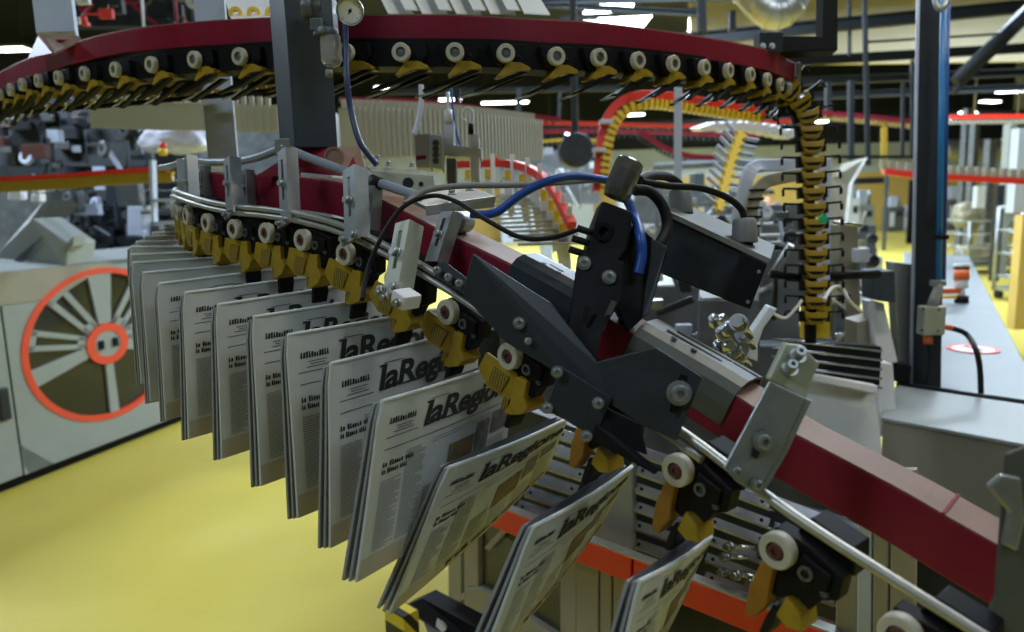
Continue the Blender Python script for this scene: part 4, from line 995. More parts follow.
# square frame (cable tray) at top
t = thing('angled_hanger', 'black square-section L-shaped hanger frame above the crimson beam', 'frame', W(800,48,1.95))
b = MB(); b.prism([W(x,y,1.95) for x, y in ((762,36),(823,36),(824,-30),(838,-30),(838,50),(762,53))], fw*.05); b.build('frame_tube', 'black', t, bevel=.002)
b = MB(); b.box(W(768,44,1.93), .06, .05, .05); b.build('clamp', 'dark', t, bevel=.002)
for x in (763,772):
    b = MB(); b.socketbolt(W(x,46,1.89), -fw, .005, .005); b.build('bolt', 'zinc', t)
# duct
b = MB(); L = smooth(WP([(740,-20,7),(762,4,7),(775,12,7),(790,2,7),(798,-30,7)]), 5)
b.tube(L, .16, 20)
for p, q in zip(L[::2], L[1::2]): b.tube([p, p+(q-p).normalized()*.015], .168, 20)
tag(b.build('air_duct', 'duct'), 'round galvanised air duct bend at the top right of the crimson beam', 'duct')
DU = smooth(WP([(940,150,22),(985,150,22),(1040,148,22)]), 4); b = MB(); b.tube(DU, .30, 14)
for q in DU[::3]: b.cyl(q, V((q.x,q.y,HC)), .03, n=6)
tag(b.build('air_duct', 'duct'), 'long pale horizontal air duct far behind the red conveyor at right', 'duct')
# ceiling lamps
LPX = [(601,4,28,'left square'),(614,15,28,'middle square'),(634,23,26,'right square'),(990,102,24,'nearest right'),(968,113,18,'middle right'),(948,120,14,'far right'),(505,103,48,'long white'),(415,92,40,'left greenish'),(382,88,14,'small left greenish'),(10,50,34,'far left'),(573,134,18,'small distant'),(636,115,16,'tiny distant'),(556,132,16,'faint distant'),(720,134,14,'pale middle'),(590,30,20,'fourth square'),(450,100,22,'low left'),(1010,92,26,'edge right'),(822,122,10,'lone distant'),(815,185,1,'')]
def lamp(px, py, wpx, nm):
    Zc = None
    d = W(px,py,1)-EYEV; s = (4.85-EYE)/d.z; s = min(s, 26); c = EYEV+d*s; Zc = s
    wl = wpx/FPX*s
    a = V((1,0,0)) if nm not in ('nearest right','middle right','far right') else V((.9,.43,0)).normalized()
    n = UPZ.cross(a)
    t = thing('ceiling_lamp', nm+' fluorescent ceiling lamp among the dark girders', 'lamp', c)
    hw = .16 if 'square' not in nm else .75
    b = MB(); b.obox(c-a*wl/2-n*hw+V((0,0,.02)), a*wl, n*hw*2, V((0,0,.05))); b.build('housing', 'machine', t)
    b = MB(); b.obox(c-a*wl*.48-n*hw*.9-V((0,0,.0)), a*wl*.96, n*hw*1.8, V((0,0,.015))); b.build('diffuser', 'lamp', t)
    for sx in (-.4, .4):
        b = MB(); q = c+a*wl*sx+V((0,0,.07)); b.cyl(q, V((q.x,q.y,HC)), .012, n=6); b.build('hanger', 'girder', t)
for l in LPX[:-1]: lamp(*l)
# near green strip lamps on left edge
# -------------------------------------------------- far conveyor at right (red strip with grippers)
t = None
def rail_conveyor(pts, hpx, m, label, n, blob, bm, above=True, name='rear_conveyor', group=None, bs=1.0):
    P = smooth(WP(pts), 6); Zm = sum(q[2] for q in pts)/len(pts); h = hpx/FPX*Zm
    t = thing(name, label, 'conveyor', P[len(P)//2])
    b = MB(); b.sweep(P, [(-h*.5,-h/2),(h*.5,-h/2),(h*.5,h/2),(-h*.5,h/2)]); b.build('rail', m, t)
    tot = sum((a-c).length for a, c in zip(P, P[1:])); R_ = resample(P, tot/n)
    s = blob/FPX*Zm; sg = 1 if above else -1
    me = None
    for p in R_:
        if me is None:
            b = MB(); q = p+V((0,0,sg*(h/2+s*.5)))
            b.prism([q+V((-s*.32,0,s*.5*sg)), q+V((s*.30,0,s*.4*sg)), q+V((s*.22,0,-s*.1*sg)), q+V((s*.36,0,-s*.5*sg)), q+V((-s*.2,0,-s*.5*sg))], (0,s*.6,0))
            o = b.build('clip', bm, t); me = o; first = p
        else:
            o2 = me.copy(); COL.objects.link(o2); o2.parent = t; o2.location = me.location+(p-first)
    return t
rail_conveyor([(884,171,7),(905,174,7),(960,178,7),(1040,182,7)], 6, 'signal_red', 'bright red far conveyor rail crossing behind the right post', 18, 9, 'panel', True)
rail_conveyor([(950,117,12),(1040,116,12)], 4, 'signal_red', 'thin distant red conveyor rail near the upper right edge', 20, 5, 'panel', False)
rail_conveyor([(815,112,9),(860,116,9),(915,122,9)], 4, 'red', 'distant brown-red conveyor left of the right post', 24, 5, 'yellow', False)
rail_conveyor([(884,128,9),(884,172,9)], 5, 'yellow', 'short vertical yellow chain left of the right post', 10, 4, 'yellow', True)
rail_conveyor([(-20,180,5.0),(60,176,5.0),(110,172,5.0),(168,169,5.0)], 4.5, 'signal_red', 'red blurred conveyor rail behind the left machinery', 34, 11, 'yellow', False)
rail_conveyor([(340,100,4.6),(430,103,4.8),(520,115,5.0),(560,120,5.0)], 5, 'red', 'dark red curved rail carrying the hanging rear papers', 30, 3, 'black', False)
rail_conveyor([(515,122,7.5),(600,124,7.5),(700,126,7.5),(800,120,7.5)], 4, 'signal_red', 'red rear rail, upper of the distant ones in the middle', 40, 4, 'darkmach', False)
rail_conveyor([(515,133,8),(600,131,8),(760,136,8)], 4, 'red', 'dark red rear rail, middle of the distant ones', 40, 4, 'darkmach', False)
rail_conveyor([(640,132,7),(665,148,7),(690,156,7),(720,158,7)], 5, 'red', 'dark red rail sagging diagonally in the middle distance', 20, 5, 'darkmach', False)
rail_conveyor([(505,146,9),(560,140,9),(610,141,9)], 3, 'yellow', 'thin distant yellow rail left of the red curved riser', 20, 3, 'wrap', False)
rail_conveyor([(655,164,7),(740,160,7),(770,160,7)], 3, 'postlight', 'grey comb rail in the middle distance beside the steel pole', 30, 5, 'midmach', False)
# big red curved riser with yellow chain
RP = [(597,192,3.5),(598,172,3.5),(600,150,3.5),(603,130,3.5),(610,113,3.5),(624,100,3.5),(645,95,3.5),(680,98,3.6),(720,105,3.7),(765,112,3.8)]
t = thing('curved_riser', 'bright red curved conveyor riser lined with yellow grippers behind the centre', 'conveyor', W(597,192,3.5))
P = smooth(WP(RP), 5); b = MB(); b.sweep(P, [(-.02,-.018),(.02,-.018),(.02,.018),(-.02,.018)], ref=V((0,1,0))); b.build('red_rail', 'signal_red', t, bevel=.003)
YP = [(605,194,3.47),(606,172,3.47),(608,150,3.47),(612,132,3.47),(620,117,3.47),(632,108,3.47),(650,104,3.47),(680,107,3.57),(720,113,3.67),(765,119,3.77)]
P = resample(smooth(WP(YP), 5), .031); me = None
for i in range(len(P)-1):
    d = (P[i+1]-P[i]).normalized(); nn = d.cross(V((0,1,0))).normalized()
    b = MB(); b.prism([P[i]-nn*.020, P[i]-nn*.020+d*.020, P[i]+nn*.022+d*.024, P[i]+nn*.028+d*.006], (0,.04,0)); b.build('yellow_gripper', 'bright_yellow', t)
b = MB(); b.sweep(smooth(WP([(q[0], q[1], q[2]+.05) for q in YP]), 5), [(-.012,-.008),(.012,-.008),(.012,.008),(-.012,.008)], ref=V((0,1,0))); b.build('chain_core', 'yellow', t)
for (x, y) in ((606,122),(599,150),(597,180)):
    b = MB(); b.box(W(x,y,3.46), .06, .05, .02); b.build('rail_clamp', 'machine2', t, bevel=.002)
# white arc row of papers near 700,130
for i in range(11):
    x = 700+i*8.5; y = 128-math.sin(i/10*math.pi)*4+i*.8
    p = W(x, y, 4.2); b = MB(); b.prism([p, p+V((.10,0,.03)), p+V((.12,0,.02)), p+V((.02,0,-.02))], (0,.25,.02))
    tag(b.build('white_sheet', 'white'), 'white sheet on the arching rear stack, %s from left' % ordn(i), 'sheet', 'white sheets arching in the rear')
# -------------------------------------------------- hanging papers in the back (left to centre)
def paper_band(pts, n, h, group, lab):
    P = smooth(WP(pts), 8); tot = sum((a-c).length for a, c in zip(P, P[1:])); R_ = resample(P, tot/n); me = None
    for i, p in enumerate(R_[:-1]):
        if me is None:
            b = MB(); b.prism([p, p+V((.075,-.03,0)), p+V((.075,-.03,-h)), p+V((0,0,-h))], (.004,.012,0)); b.box(p+V((.03,-.01,.015)), .02, .02, .04)
            o = b.build('hanging_paper', 'rearpaper'); me = o; o0 = p; tag(o, lab, 'newspaper', group)
        else: o = me.copy(); COL.objects.link(o); o.location = me.location+(p-o0)
M['rearpaper'] = mat('rear_newsprint', (.42, .41, .34), .8, 0, .1, 5)
paper_band([(88,103,3.6),(150,104,3.4),(200,104,3.3),(270,106,3.3)], 30, .115, 'hanging papers behind the left part of overhead conveyor', 'grey-green paper hanging in the rear band left of the dark post')
paper_band([(338,108,3.3),(400,110,3.4),(460,114,3.6),(530,121,4.0)], 46, .21, 'hanging papers behind the pressure gauge hose', 'grey-green paper hanging in the rear band between dark post and red riser')
# -------------------------------------------------- white gripper carousel (480..570,150..240)
t = thing('paper_carousel', 'red curved rail with white hangers carrying papers behind the blue hose', 'conveyor', W(520,220,2.6))
P = smooth(WP([(452,165,2.5),(480,164,2.45),(510,164,2.4),(535,172,2.3),(552,188,2.2),(562,205,2.1),(572,226,2.0)]), 6)
b = MB(); b.sweep(P, [(-.012,-.012),(.012,-.012),(.012,.012),(-.012,.012)]); b.build('red_rail', 'signal_red', t)
b = MB(); b.prism([W(486,164,2.42),W(494,154,2.42),(W(503,164,2.42))], (0,.03,0)); b.build('red_gusset', 'signal_red', t)
R_ = resample(P, .075)
for i, p in enumerate(R_):
    q = W(0,0,1)
    b = MB(); b.box(p+V((.004,-.02,-.02)), .014, .008, .10); b.build('white_hanger', 'white', t, bevel=.001)
    b = MB(); b.prism([p+V((-.03,-.01,-.05)), p+V((.0,-.015,-.05)), p+V((.005,-.015,-.16)), p+V((-.012,-.01,-.17))], (.004,.02,0)); b.build('white_finger', 'white', t)
    b = MB(); b.box(p+V((-.01,.02,-.035)), .026, .03, .035); b.build('yellow_clip', 'bright_yellow', t, bevel=.002)
for i in range(12):
    f = i/11; p = W(466+f*52, 200+f*46, 2.35-f*.35); q = W(552+f*32, 194+f*50, 2.35-f*.35)
    b = MB(); b.obox(p, q-p, V((0,.05,.0)), V((0,0,.006))); tag(b.build('stacked_paper', 'rearpaper'), 'grey paper in the overlapping stream behind the blue hose, %s from the back' % ordn(i), 'newspaper', 'overlapping papers behind the blue hose')
# -------------------------------------------------- pneumatic assembly (410..482, 95..190)
t = thing('pneumatic_unit', 'pale grey pneumatic valve unit with cylinder and hoses behind the mounting plate', 'machine', W(445,185,1.75))
def pv(nm, pts, Z, th, m, bev=.003):
    b = MB(); b.prism([W(x,y,Z) for x, y in pts], fw*th); b.build(nm, m, t, bevel=bev)
pv('valve_box', [(414,134),(430,133),(431,168),(416,168)], 1.72, .05, 'postlight')
pv('valve_box_side', [(431,133),(443,135),(443,170),(431,168)], 1.74, .05, 'machine2')
pv('cross_block', [(443,144),(482,148),(482,158),(443,155)], 1.76, .05, 'machine2')
pv('column', [(470,134),(479,134),(480,182),(471,182)], 1.76, .05, 'machine2')
pv('cylinder_block', [(444,120),(454,120),(454,145),(444,145)], 1.76, .05, 'machine2')
pv('lower_block', [(446,158),(456,158),(456,184),(447,184)], 1.74, .05, 'midmach')
pv('magenta_plate', [(416,156),(426,155),(426,159),(416,160)], 1.718, .001, 'red', 0)
b = MB()
for k in range(4): b.socketbolt(W(436,143+k*6,1.71), -fw, .005, .006)
b.build('valve_screws', 'midmach', t)
b = MB(); b.cyl(W(448,92,1.76), W(448,112,1.76), .004, n=10); b.cyl(W(448,110,1.76), W(448,122,1.76), .010, n=14); b.build('cylinder_rod', 'white', t)
b = MB(); b.cyl(W(471,124,1.76), W(471,134,1.76), .007, n=12); b.build('black_fitting', 'black', t)
cable([(421,85,1.8),(421,105,1.8),(418,122,1.8),(414,134,1.8)], .006, 'machine2', 'pale hose dropping from the overhead grippers to valve unit', 'air_hose', 'hose')
cable([(451,86,1.8),(453,110,1.8),(457,135,1.8),(461,146,1.8)], .003, 'blue', 'thin blue hose beside the white cylinder rod', 'air_hose', 'hose')
cable([(473,124,1.76),(473,112,1.76),(468,107,1.76),(463,110,1.76),(462,117,1.76),(467,121,1.76)], .002, 'white', 'tiny white hose loop above the black fitting', 'air_hose', 'hose')
# ================================================================= LEFT CABINET
A0, A1 = PZ(-60,520,0), PZ(190,420,0); ax = (A1-A0).normalized(); ay = UPZ.cross(ax).normalized()
if ay.y < 0: ay = -ay
def CP(px, py, back=0.0):
    d = W(px,py,1)-EYEV; o = A0+ay*back; return EYEV+d*((o-EYEV).dot(ay)/d.dot(ay))
def cs(p): q = p-A0; return q.dot(ax), q.z
def CQ(s, z, back=0.0): return A0+ax*s+ay*back+V((0,0,z))
top = cs(CP(95,262))[1]
t = thing('press_cabinet', 'grey machine cabinet with big orange-red wheel window standing on yellow floor at left', 'machine', A0)
Lc = (A1-A0).length
def pan(nm, s0, s1, z0, z1, back, th, m, bev=.006):
    b = MB(); b.obox(CQ(s0,z0,back), ax*(s1-s0), ay*th, V((0,0,z1-z0))); return b.build(nm, m, t, bevel=bev)
sA = cs(CP(14,400))[0]; cc = cs(CP(104,345)); sB = cc[0]+.03; Rw = (cs(CP(104,267))[1]-cs(CP(104,421))[1])/2; KX = 1.22
zc = (cs(CP(104,267))[1]+cs(CP(104,421))[1])/2
pan('body', 0, Lc+.6, .04, top-.02, .06, 1.2, 'machine')
pan('plinth', 0, Lc+.6, 0, .08, .05, 1.15, 'black', 0)
pan('door_left', -.3, sA-.008, .07, top, 0, .05, 'machine')
# doors with round opening: ring of quads around hole
def holed(s0, s1, name):
    b = MB(); n = 48; vs_f = []; 
    fs = []
    for k in range(n+1):
        a = math.pi/2+math.pi*k/n if s1 <= sB+.02 else -math.pi/2+math.pi*k/n
        cx, cz = sB+KX*Rw*math.cos(a), zc+Rw*math.sin(a)
        # outer boundary point along same direction
        dx, dz = math.cos(a), math.sin(a); L = 1e9
        if dx < -1e-6: L = min(L, (s0-sB)/dx)
        if dx > 1e-6: L = min(L, (s1-sB)/dx)
        if dz > 1e-6: L = min(L, (top-zc)/dz)
        if dz < -1e-6: L = min(L, (.07-zc)/dz)
        if abs(dx) <= 1e-6: pass
        vs_f += [CQ(cx,cz,0), CQ(sB+dx*L, zc+dz*L, 0)]
    m = len(vs_f); vs = vs_f+[p+ay*.05 for p in vs_f]
    for k in range(n):
        a = 2*k; fs += [(a,a+1,a+3,a+2),(m+a,m+a+2,m+a+3,m+a+1),(a,a+2,m+a+2,m+a)]
    b.add(vs, fs)
    # corners
    for (sx, zx) in ((s0 if s1 <= sB+.02 else s1, top), (s0 if s1 <= sB+.02 else s1, .07)):
        pass
    return b
def corner_fill(b, s_edge):
    # triangles between radial hits and true corners are covered by adding thin wedge quads
    for zx in (top, .07):
        dx, dz = s_edge-sB, zx-zc
        b.prism([CQ(s_edge,zx,0.0), CQ(sB+ (dx*.72),zx,0.0), CQ(s_edge,zc+dz*.72,0.0)], ay*.05)
b = holed(sA+.004, sB-.004, 'd'); corner_fill(b, sA+.004); b.build('wheel_door_left', 'machine', t)
b = holed(sB+.004, sB+(sB-sA), 'd'); corner_fill(b, sB+(sB-sA)); b.build('wheel_door_right', 'machine', t)
pan('door_far_right', sB+(sB-sA)+.01, Lc+.6, .07, top, 0, .05, 'machine')
# red ring
b = MB(); n = 72; vs = []; r_in = Rw*.925
for k in range(n):
    a = 2*math.pi*k/n; vs += [CQ(sB+KX*Rw*math.cos(a),zc+Rw*math.sin(a),-.006), CQ(sB+KX*r_in*math.cos(a),zc+r_in*math.sin(a),-.006)]
m = len(vs); vs += [p+ay*.05 for p in vs]; fs = []
for k in range(n):
    a = 2*k; c_ = (2*k+2) % m; fs += [(a,c_,c_+1,a+1),(a+m,a+1+m,c_+1+m,c_+m),(a,a+m,c_+m,c_),(a+1,c_+1,c_+1+m,a+1+m)]
b.add(vs, fs); b.build('orange_red_ring', 'wheelred', t)
b = MB(); b.prism([CQ(sB+KX*r_in*math.cos(2*math.pi*k/48), zc+r_in*math.sin(2*math.pi*k/48), .02) for k in range(48)], ay*.006); b.build('dark_window', 'pane', t)
b = MB(); b.prism([CQ(sB+KX*r_in*math.cos(2*math.pi*k/48), zc+r_in*math.sin(2*math.pi*k/48), .05) for k in range(48)], ay*.006); b.build('window_backing', 'darkmach', t)
hub_r = Rw*.27
b = MB(); vs = []
for k in range(n):
    a = 2*math.pi*k/n; vs += [CQ(sB+KX*hub_r*math.cos(a),zc+hub_r*math.sin(a),-.008), CQ(sB+KX*hub_r*.62*math.cos(a),zc+hub_r*.62*math.sin(a),-.008)]
m = len(vs); vs += [p+ay*.03 for p in vs]; b.add(vs, fs); b.build('hub_ring', 'wheelred', t)
def spoke(ang, w0, w1, slot=True, r0=.27, r1=.93):
    a = math.radians(ang); d = V((math.cos(a), math.sin(a))); n_ = V((-d.y, d.x)) if False else (-math.sin(a), math.cos(a))
    def pt(r, o, bk=0.0): return CQ(sB+KX*((d[0]*r*Rw)+n_[0]*o*Rw), zc+(d[1]*r*Rw)+n_[1]*o*Rw, bk)
    b = MB()
    if slot:
        for sg in (-1, 1):
            b.prism([pt(r0,sg*w0*.25), pt(r0,sg*w0), pt(r1,sg*w1), pt(r1,sg*w1*.45)], ay*.02)
        b.prism([pt(r0,-w0), pt(r0,w0), pt(r0+.1,w0*1.1), pt(r0+.1,-w0*1.1)], ay*.02); b.prism([pt(r1-.08,-w1), pt(r1-.08,w1), pt(r1,w1), pt(r1,-w1)], ay*.02)
    else: b.prism([pt(r0,-w0), pt(r0,w0), pt(r1,w1), pt(r1,-w1)], ay*.02)
    b.build('spoke', 'machine', t, bevel=.002)
spoke(90,.08,.15,False); spoke(127,.09,.14); spoke(165,.08,.13); spoke(194,.07,.11,False); spoke(53,.09,.14); spoke(15,.08,.13); spoke(-14,.07,.11,False); spoke(270,.05,.06,False)
b = MB(); b.prism([CQ(sB+KX*hub_r*.62*math.cos(2*math.pi*k/32), zc+hub_r*.62*math.sin(2*math.pi*k/32), -.004) for k in range(32)], ay*.02); b.build('hub_disc', 'machine', t)
for sg in (-1, 1):
    b = MB(); b.obox(CQ(sB+sg*.06-.02, zc-.03, -.02), ax*.04, ay*.02, V((0,0,.06))); b.build('hub_lock', 'black', t, bevel=.003)
b = MB(); sh, zh = cs(CP(4,404)); b.obox(CQ(sh-.04,zh-.10,-.02), ax*.07, ay*.03, V((0,0,.20))); b.build('recessed_handle', 'darkmach', t, bevel=.01)
# sloping lid with darker band
b = MB(); zb = top-.16
b.prism([CQ(-.3,top-.20,-.005), CQ(cs(CP(58,300))[0],top-.20,-.005), CQ(cs(CP(112,262))[0],top-.01,-.005), CQ(-.3,top+.01,-.005)], ay*.01); b.build('upper_band', 'panel', t)
b = MB(); b.prism([CQ(-.3,top,0), CQ(Lc+.6,top,0), CQ(Lc+.6,top+.06,.35), CQ(-.3,top+.06,.35)], V((0,0,-.03))); b.build('sloping_lid', 'machine', t)
# slanted shield on top
t = thing('inclined_shield', 'pale grey inclined sheet shield standing on the cabinet at far left', 'shield', W(30,275,4.9))
b = MB(); b.prism([W(-20,270,4.9),W(10,240,4.9),W(32,218,4.9),W(68,243,4.95),W(66,270,4.95),W(20,276,4.9)], V((.05,.25,0))); b.build('sheet', 'machine', t, bevel=.01)
b = MB(); b.prism([W(66,244,4.93),W(74,236,4.93),W(73,246,4.93),W(68,250,4.93)], V((.02,.1,0))); b.build('corner_lug', 'machine', t)
b = MB(); b.prism([W(8,272,4.88),W(20,256,4.88),W(44,236,4.88),W(40,242,4.88),W(26,258,4.88),W(14,273,4.88)], V((0,-.02,0))); b.build('shadow_rib', 'midmach', t)
t = thing('inclined_arm', 'slanting green-grey machine arm rising behind the inclined shield', 'machine part', W(30,240,5.4))
b = MB(); b.prism([W(-10,262,5.3),W(44,200,5.6),W(50,206,5.6),W(0,262,5.3)], V((.1,.2,0))); b.build('arm', 'greenish', t, bevel=.005)
# dark machinery behind
def block(x0, y0, x1, y1, Z, th, m, nm, label, cat='machine'):
    q = [W(x0,y1,Z),W(x1,y1,Z),W(x1,y0,Z),W(x0,y0,Z)]
    if nm.endswith('press_unit'): q[0].z = q[1].z = 0
    b = MB(); b.prism(q, V((0,th,0))); return tag(b.build(nm, m, bevel=.01), label, cat)
block(60,190,185,262,7.0,1.0,'darkmach','dark_press_unit','dark press machinery mass between cabinet and front newspapers')
block(-20,95,60,175,8.0,1.0,'darkmach','dark_press_unit','dark machinery mass at the far left under the overhead conveyor')
block(60,118,150,172,8.5,1.0,'darkmach','dark_press_unit','dark machine with round valve behind the rear left rail')
block(150,110,330,240,9.0,1.0,'midmach','grey_press_unit','grey machinery mass behind the front conveyor bend')
block(-20,190,60,250,7.5,1.0,'midmach','grey_press_unit','grey machinery mass behind the inclined shield')
b = MB(); p = W(110,150,7.8); b.lathe(p, (0,-1,0), [(.03,0),(.05,.02),(.07,.02),(.07,0)], 20); tag(b.build('round_valve', 'machine2'), 'small pale ring on the dark machinery at left', 'valve')
for k, (x, y, w, h, m) in enumerate([(14,194,13,12,'white'),(35,190,8,6,'white'),(35,198,9,8,'white')]):
    block(x-w/2, y-h/2, x+w/2, y+h/2, 5.2, .08, m, 'white_tag_box', 'small white box hanging under the rear left rail, %s' % ('left','upper right','lower right')[k], 'box')
block(127,206,143,236,6.0,.2,'postlight','pale_box','pale violet-grey small box above the row of papers','box')
t = thing('steel_ladder', 'pale steel ladder-like frame rising behind the left end of the front row', 'frame', W(150,225,4.8))
for pts in ([(149,160),(152,160),(154,226),(151,226)],[(151,199),(176,198),(176,201),(151,202)],[(150,222),(180,220),(180,224),(150,226)]):
    b = MB(); b.prism([W(x,y,4.8) for x, y in pts], (0,.06,0)); b.build('bar', 'postlight', t)
t = thing('signal_light', 'small red and yellow signal light beside the pale wrapped bundle', 'light', W(163,156,5.0))
b = MB(); b.cyl(W(163,155,5), W(163,149,5), .028, n=14); b.build('yellow_lens', 'bright_yellow', t)
b = MB(); b.cyl(W(163,149,5), W(163,143,5), .022, n=14); b.build('red_lens', 'signal_red', t)
def lump(c, sx, sy, sz, m, nm, label, cat, seed=1):
    random.seed(seed); me = bpy.data.meshes.new(nm); import bmesh as bmm
    bm = bmm.new(); bmm.ops.create_icosphere(bm, subdivisions=4, radius=1)
    from mathutils import noise
    for v in bm.verts:
        k = 1+.22*noise.noise(v.co*1.7+V((seed,0,0)))+.07*noise.noise(v.co*6); x, y, z = v.co
        f = max(abs(x), abs(y), abs(z)); v.co = V((x*sx, y*sy, z*sz))*k*(1/(.45+.55*f))*.8
    zmin = min(v.co.z for v in bm.verts)
    for v in bm.verts: v.co.z -= zmin
    bm.to_mesh(me); bm.free(); me.materials.append(M[m])
    for p in me.polygons: p.use_smooth = True
    o = bpy.data.objects.new(nm, me); COL.objects.link(o); o.location = c; return tag(o, label, cat)
lump(W(178,155,6.0), .32, .2, .12, 'violet', 'wrapped_bundle', 'pale violet plastic wrapped bundle behind the left conveyor', 'bundle', 4)
# ================================================================= RIGHT AISLE
def cart(px, py, wpx, Z, h, label, load):
    c = W(px, py, Z); c.z = 0; w = wpx/FPX*Z; d = w*.8
    t = thing('wire_cart', label, 'cart', c)
    for sx in (-1, 1):
        for sy in (-1, 1):
            b = MB(); b.cyl(c+V((sx*w/2,sy*d/2,.12)), c+V((sx*w/2,sy*d/2,h)), .03, n=8); b.build('corner_post', 'zinc', t)
            b = MB(); p = c+V((sx*w*.42,sy*d*.42,.07)); b.cyl(p-V((.03,0,0)), p+V((.03,0,0)), .07, n=14); b.build('caster', 'rubber', t)
    b = MB(); b.box(c+V((0,0,.16)), w, d, .06); b.build('deck', 'zinc', t)
    for k in range(4):
        b = MB(); z = h*(k+1)/4
        for sy in (-1, 1): b.cyl(c+V((-w/2,sy*d/2,z)), c+V((w/2,sy*d/2,z)), .015, n=6)
        for sx in (-1, 1): b.cyl(c+V((sx*w/2,-d/2,z)), c+V((sx*w/2,d/2,z)), .015, n=6)
        b.build('cross_rails', 'zinc', t)
    if load:
        lump(c+V((0,0,.19)), w*.55, d*.5, h*.20, 'wrap', 'wrapped_pile', 'brown crumpled wrapped pile lying on '+load, 'pile', 8)
    return c, w, d
# aisle carts by floor contact pixel
fp = PZ(980,272,0); Zc = depth_of(fp)
c, w, d = cart(981, 262, 52, Zc, 1.0, 'wire pallet cart loaded with a wrapped pile beside the right wall aisle', 'the wire pallet cart')
lump(c+V((-.25,.1,.85)), .30, .3, .30, 'wrap', 'wrapped_sack', 'upright crumpled sack on the back of the pallet cart', 'sack', 15)
fp = PZ(1015,300,0); cart(1026, 300, 44, depth_of(fp), 1.35, 'wire cage cart cut by the right edge of the picture', None)
# yellow pillars and wall elements
def wallbox(x0, x1, ytop, ybot, Z, m, nm, label, cat='panel', th=.1):
    a, c = W(x0,ybot,Z), W(x1,ytop,Z); ym = (max(ytop,100)+min(ybot,300))/2; a.x = W(x0,ym,Z).x; c.x = W(x1,ym,Z).x; b = MB()
    zb = 0 if nm in ('dark_doorway','dark_opening','door_frame','steel_column') else max(0, a.z)
    b.obox(V((a.x,a.y,zb)), V((c.x-a.x,0,0)), V((0,th,0)), V((0,0,c.z-zb))); o = b.build(nm, m); return tag(o, label, cat)
wallbox(1012,1060,213,330,7.5,'wallyellow','wall_pillar_base','yellow lower half of the pillar at the right edge','pillar',.12)
wallbox(1012,1060,128,213,7.5,'machine2','wall_pillar','white upper half of the pillar at the right edge','pillar',.12)
wallbox(1001,1007,125,235,14,'machine','steel_column','pale violet-grey column left of the right edge pillar','column',.2)
wallbox(994,1001,185,238,13,'girder','dark_doorway','narrow dark doorway behind the loaded cart','doorway')
wallbox(982,989,140,240,16,'midmach','steel_column','white column behind the loaded cart','column',.2)
wallbox(968,973,125,215,17,'midmach','steel_column','thin grey column between red conveyor and wall','column',.2)
wallbox(958,964,110,230,18,'midmach','steel_column','pale column right beside the dark post and blue pipes','column',.2)
wallbox(884,886,165,222,20,'greypost','door_frame','thin dark door jamb in the far yellow wall','frame')
wallbox(909,917,180,206,22,'black','dark_opening','black opening in the far yellow wall left of the post','opening')
wallbox(858,884,177,184,20,'black','dark_hood','low black hood over the machine at the aisle end','hood',.6)
wallbox(976,984,186,208,10,'machine2','hanging_box','white vertical box hanging from the far red conveyor','box')
def smallmachine(x0, x1, y0, y1, Z, m, nm, label):
    Z = depth_of(PZ(x1, max(y1, 229), 0)) if max(y1,229) > 229 else 28
    a, c = W(x0,y1,Z), W(x1,y0,Z); a.z = 0; t = thing(nm, label, 'machine', V(((a.x+c.x)/2,a.y,0))); w = c.x-a.x; h = c.z; z0 = 0
    b = MB(); b.obox(V((a.x,a.y,z0)), V((w,0,0)), V((0,w*.8,0)), V((0,0,h*.7))); b.build('body', m, t, bevel=.02)
    b = MB(); b.obox(V((a.x+w*.1,a.y+.02,z0+h*.7)), V((w*.5,0,0)), V((0,w*.6,0)), V((0,0,h*.3))); b.build('upper_unit', 'postlight', t, bevel=.02)
    b = MB(); b.obox(V((a.x+w*.1,a.y-.02,z0+h*.15)), V((w*.3,0,0)), V((0,.03,0)), V((0,0,h*.4))); b.build('door', 'machine2', t, bevel=.01)
    b = MB(); b.cyl(V((a.x+w*.8,a.y+w*.3,z0+h*.7)), V((a.x+w*.8,a.y+w*.3,z0+h)), w*.08, n=10); b.build('column', 'zinc', t)
    b = MB(); b.obox(V((a.x+w*.55,a.y-.02,z0+h*.45)), V((w*.3,0,0)), V((0,.03,0)), V((0,0,h*.12))); b.build('control_panel', 'darkmach', t)
smallmachine(888,903,196,222,18,'midmach','stacking_machine','grey machine in front of the far yellow wall, left one')
smallmachine(904,918,205,224,16,'machine','stacking_machine','low pale grey machine beside the dark post, right one')
smallmachine(948,960,186,222,14,'midmach','palletiser','grey green machine seen just right of the blue pipes')
smallmachine(856,872,190,238,10,'machine','feeder','pale feeder machine with red spots at the left side of aisle')
smallmachine(843,857,180,240,7.5,'machine2','feeder','bright white feeder machine left of the aisle')
smallmachine(858,882,248,276,4.6,'machine','small_feeder','small pale feeder with fittings left of the grey box')
smallmachine(690,716,196,222,9,'machine','rear_unit','pale machine left of the slanting rear chain')
smallmachine(500,530,160,185,14,'postlight','rear_unit','bluish machine far behind the white hangers')
smallmachine(528,552,158,196,11,'midmach','rear_unit','grey machine left of the red riser, near')
smallmachine(556,592,150,215,8,'machine','rear_unit','pale machine standing behind the blue hose arch')
smallmachine(618,640,170,210,9,'postlight','rear_unit','grey blue machine behind the smoked cap')
smallmachine(760,800,205,262,6,'machine','rear_unit','pale green machine between the chains under the person')
smallmachine(640,700,180,230,8,'machine','rear_unit','wide pale machine behind the control box')
smallmachine(742,790,240,310,4,'machine2','rear_unit','white machine left of the descending chain, lower part')
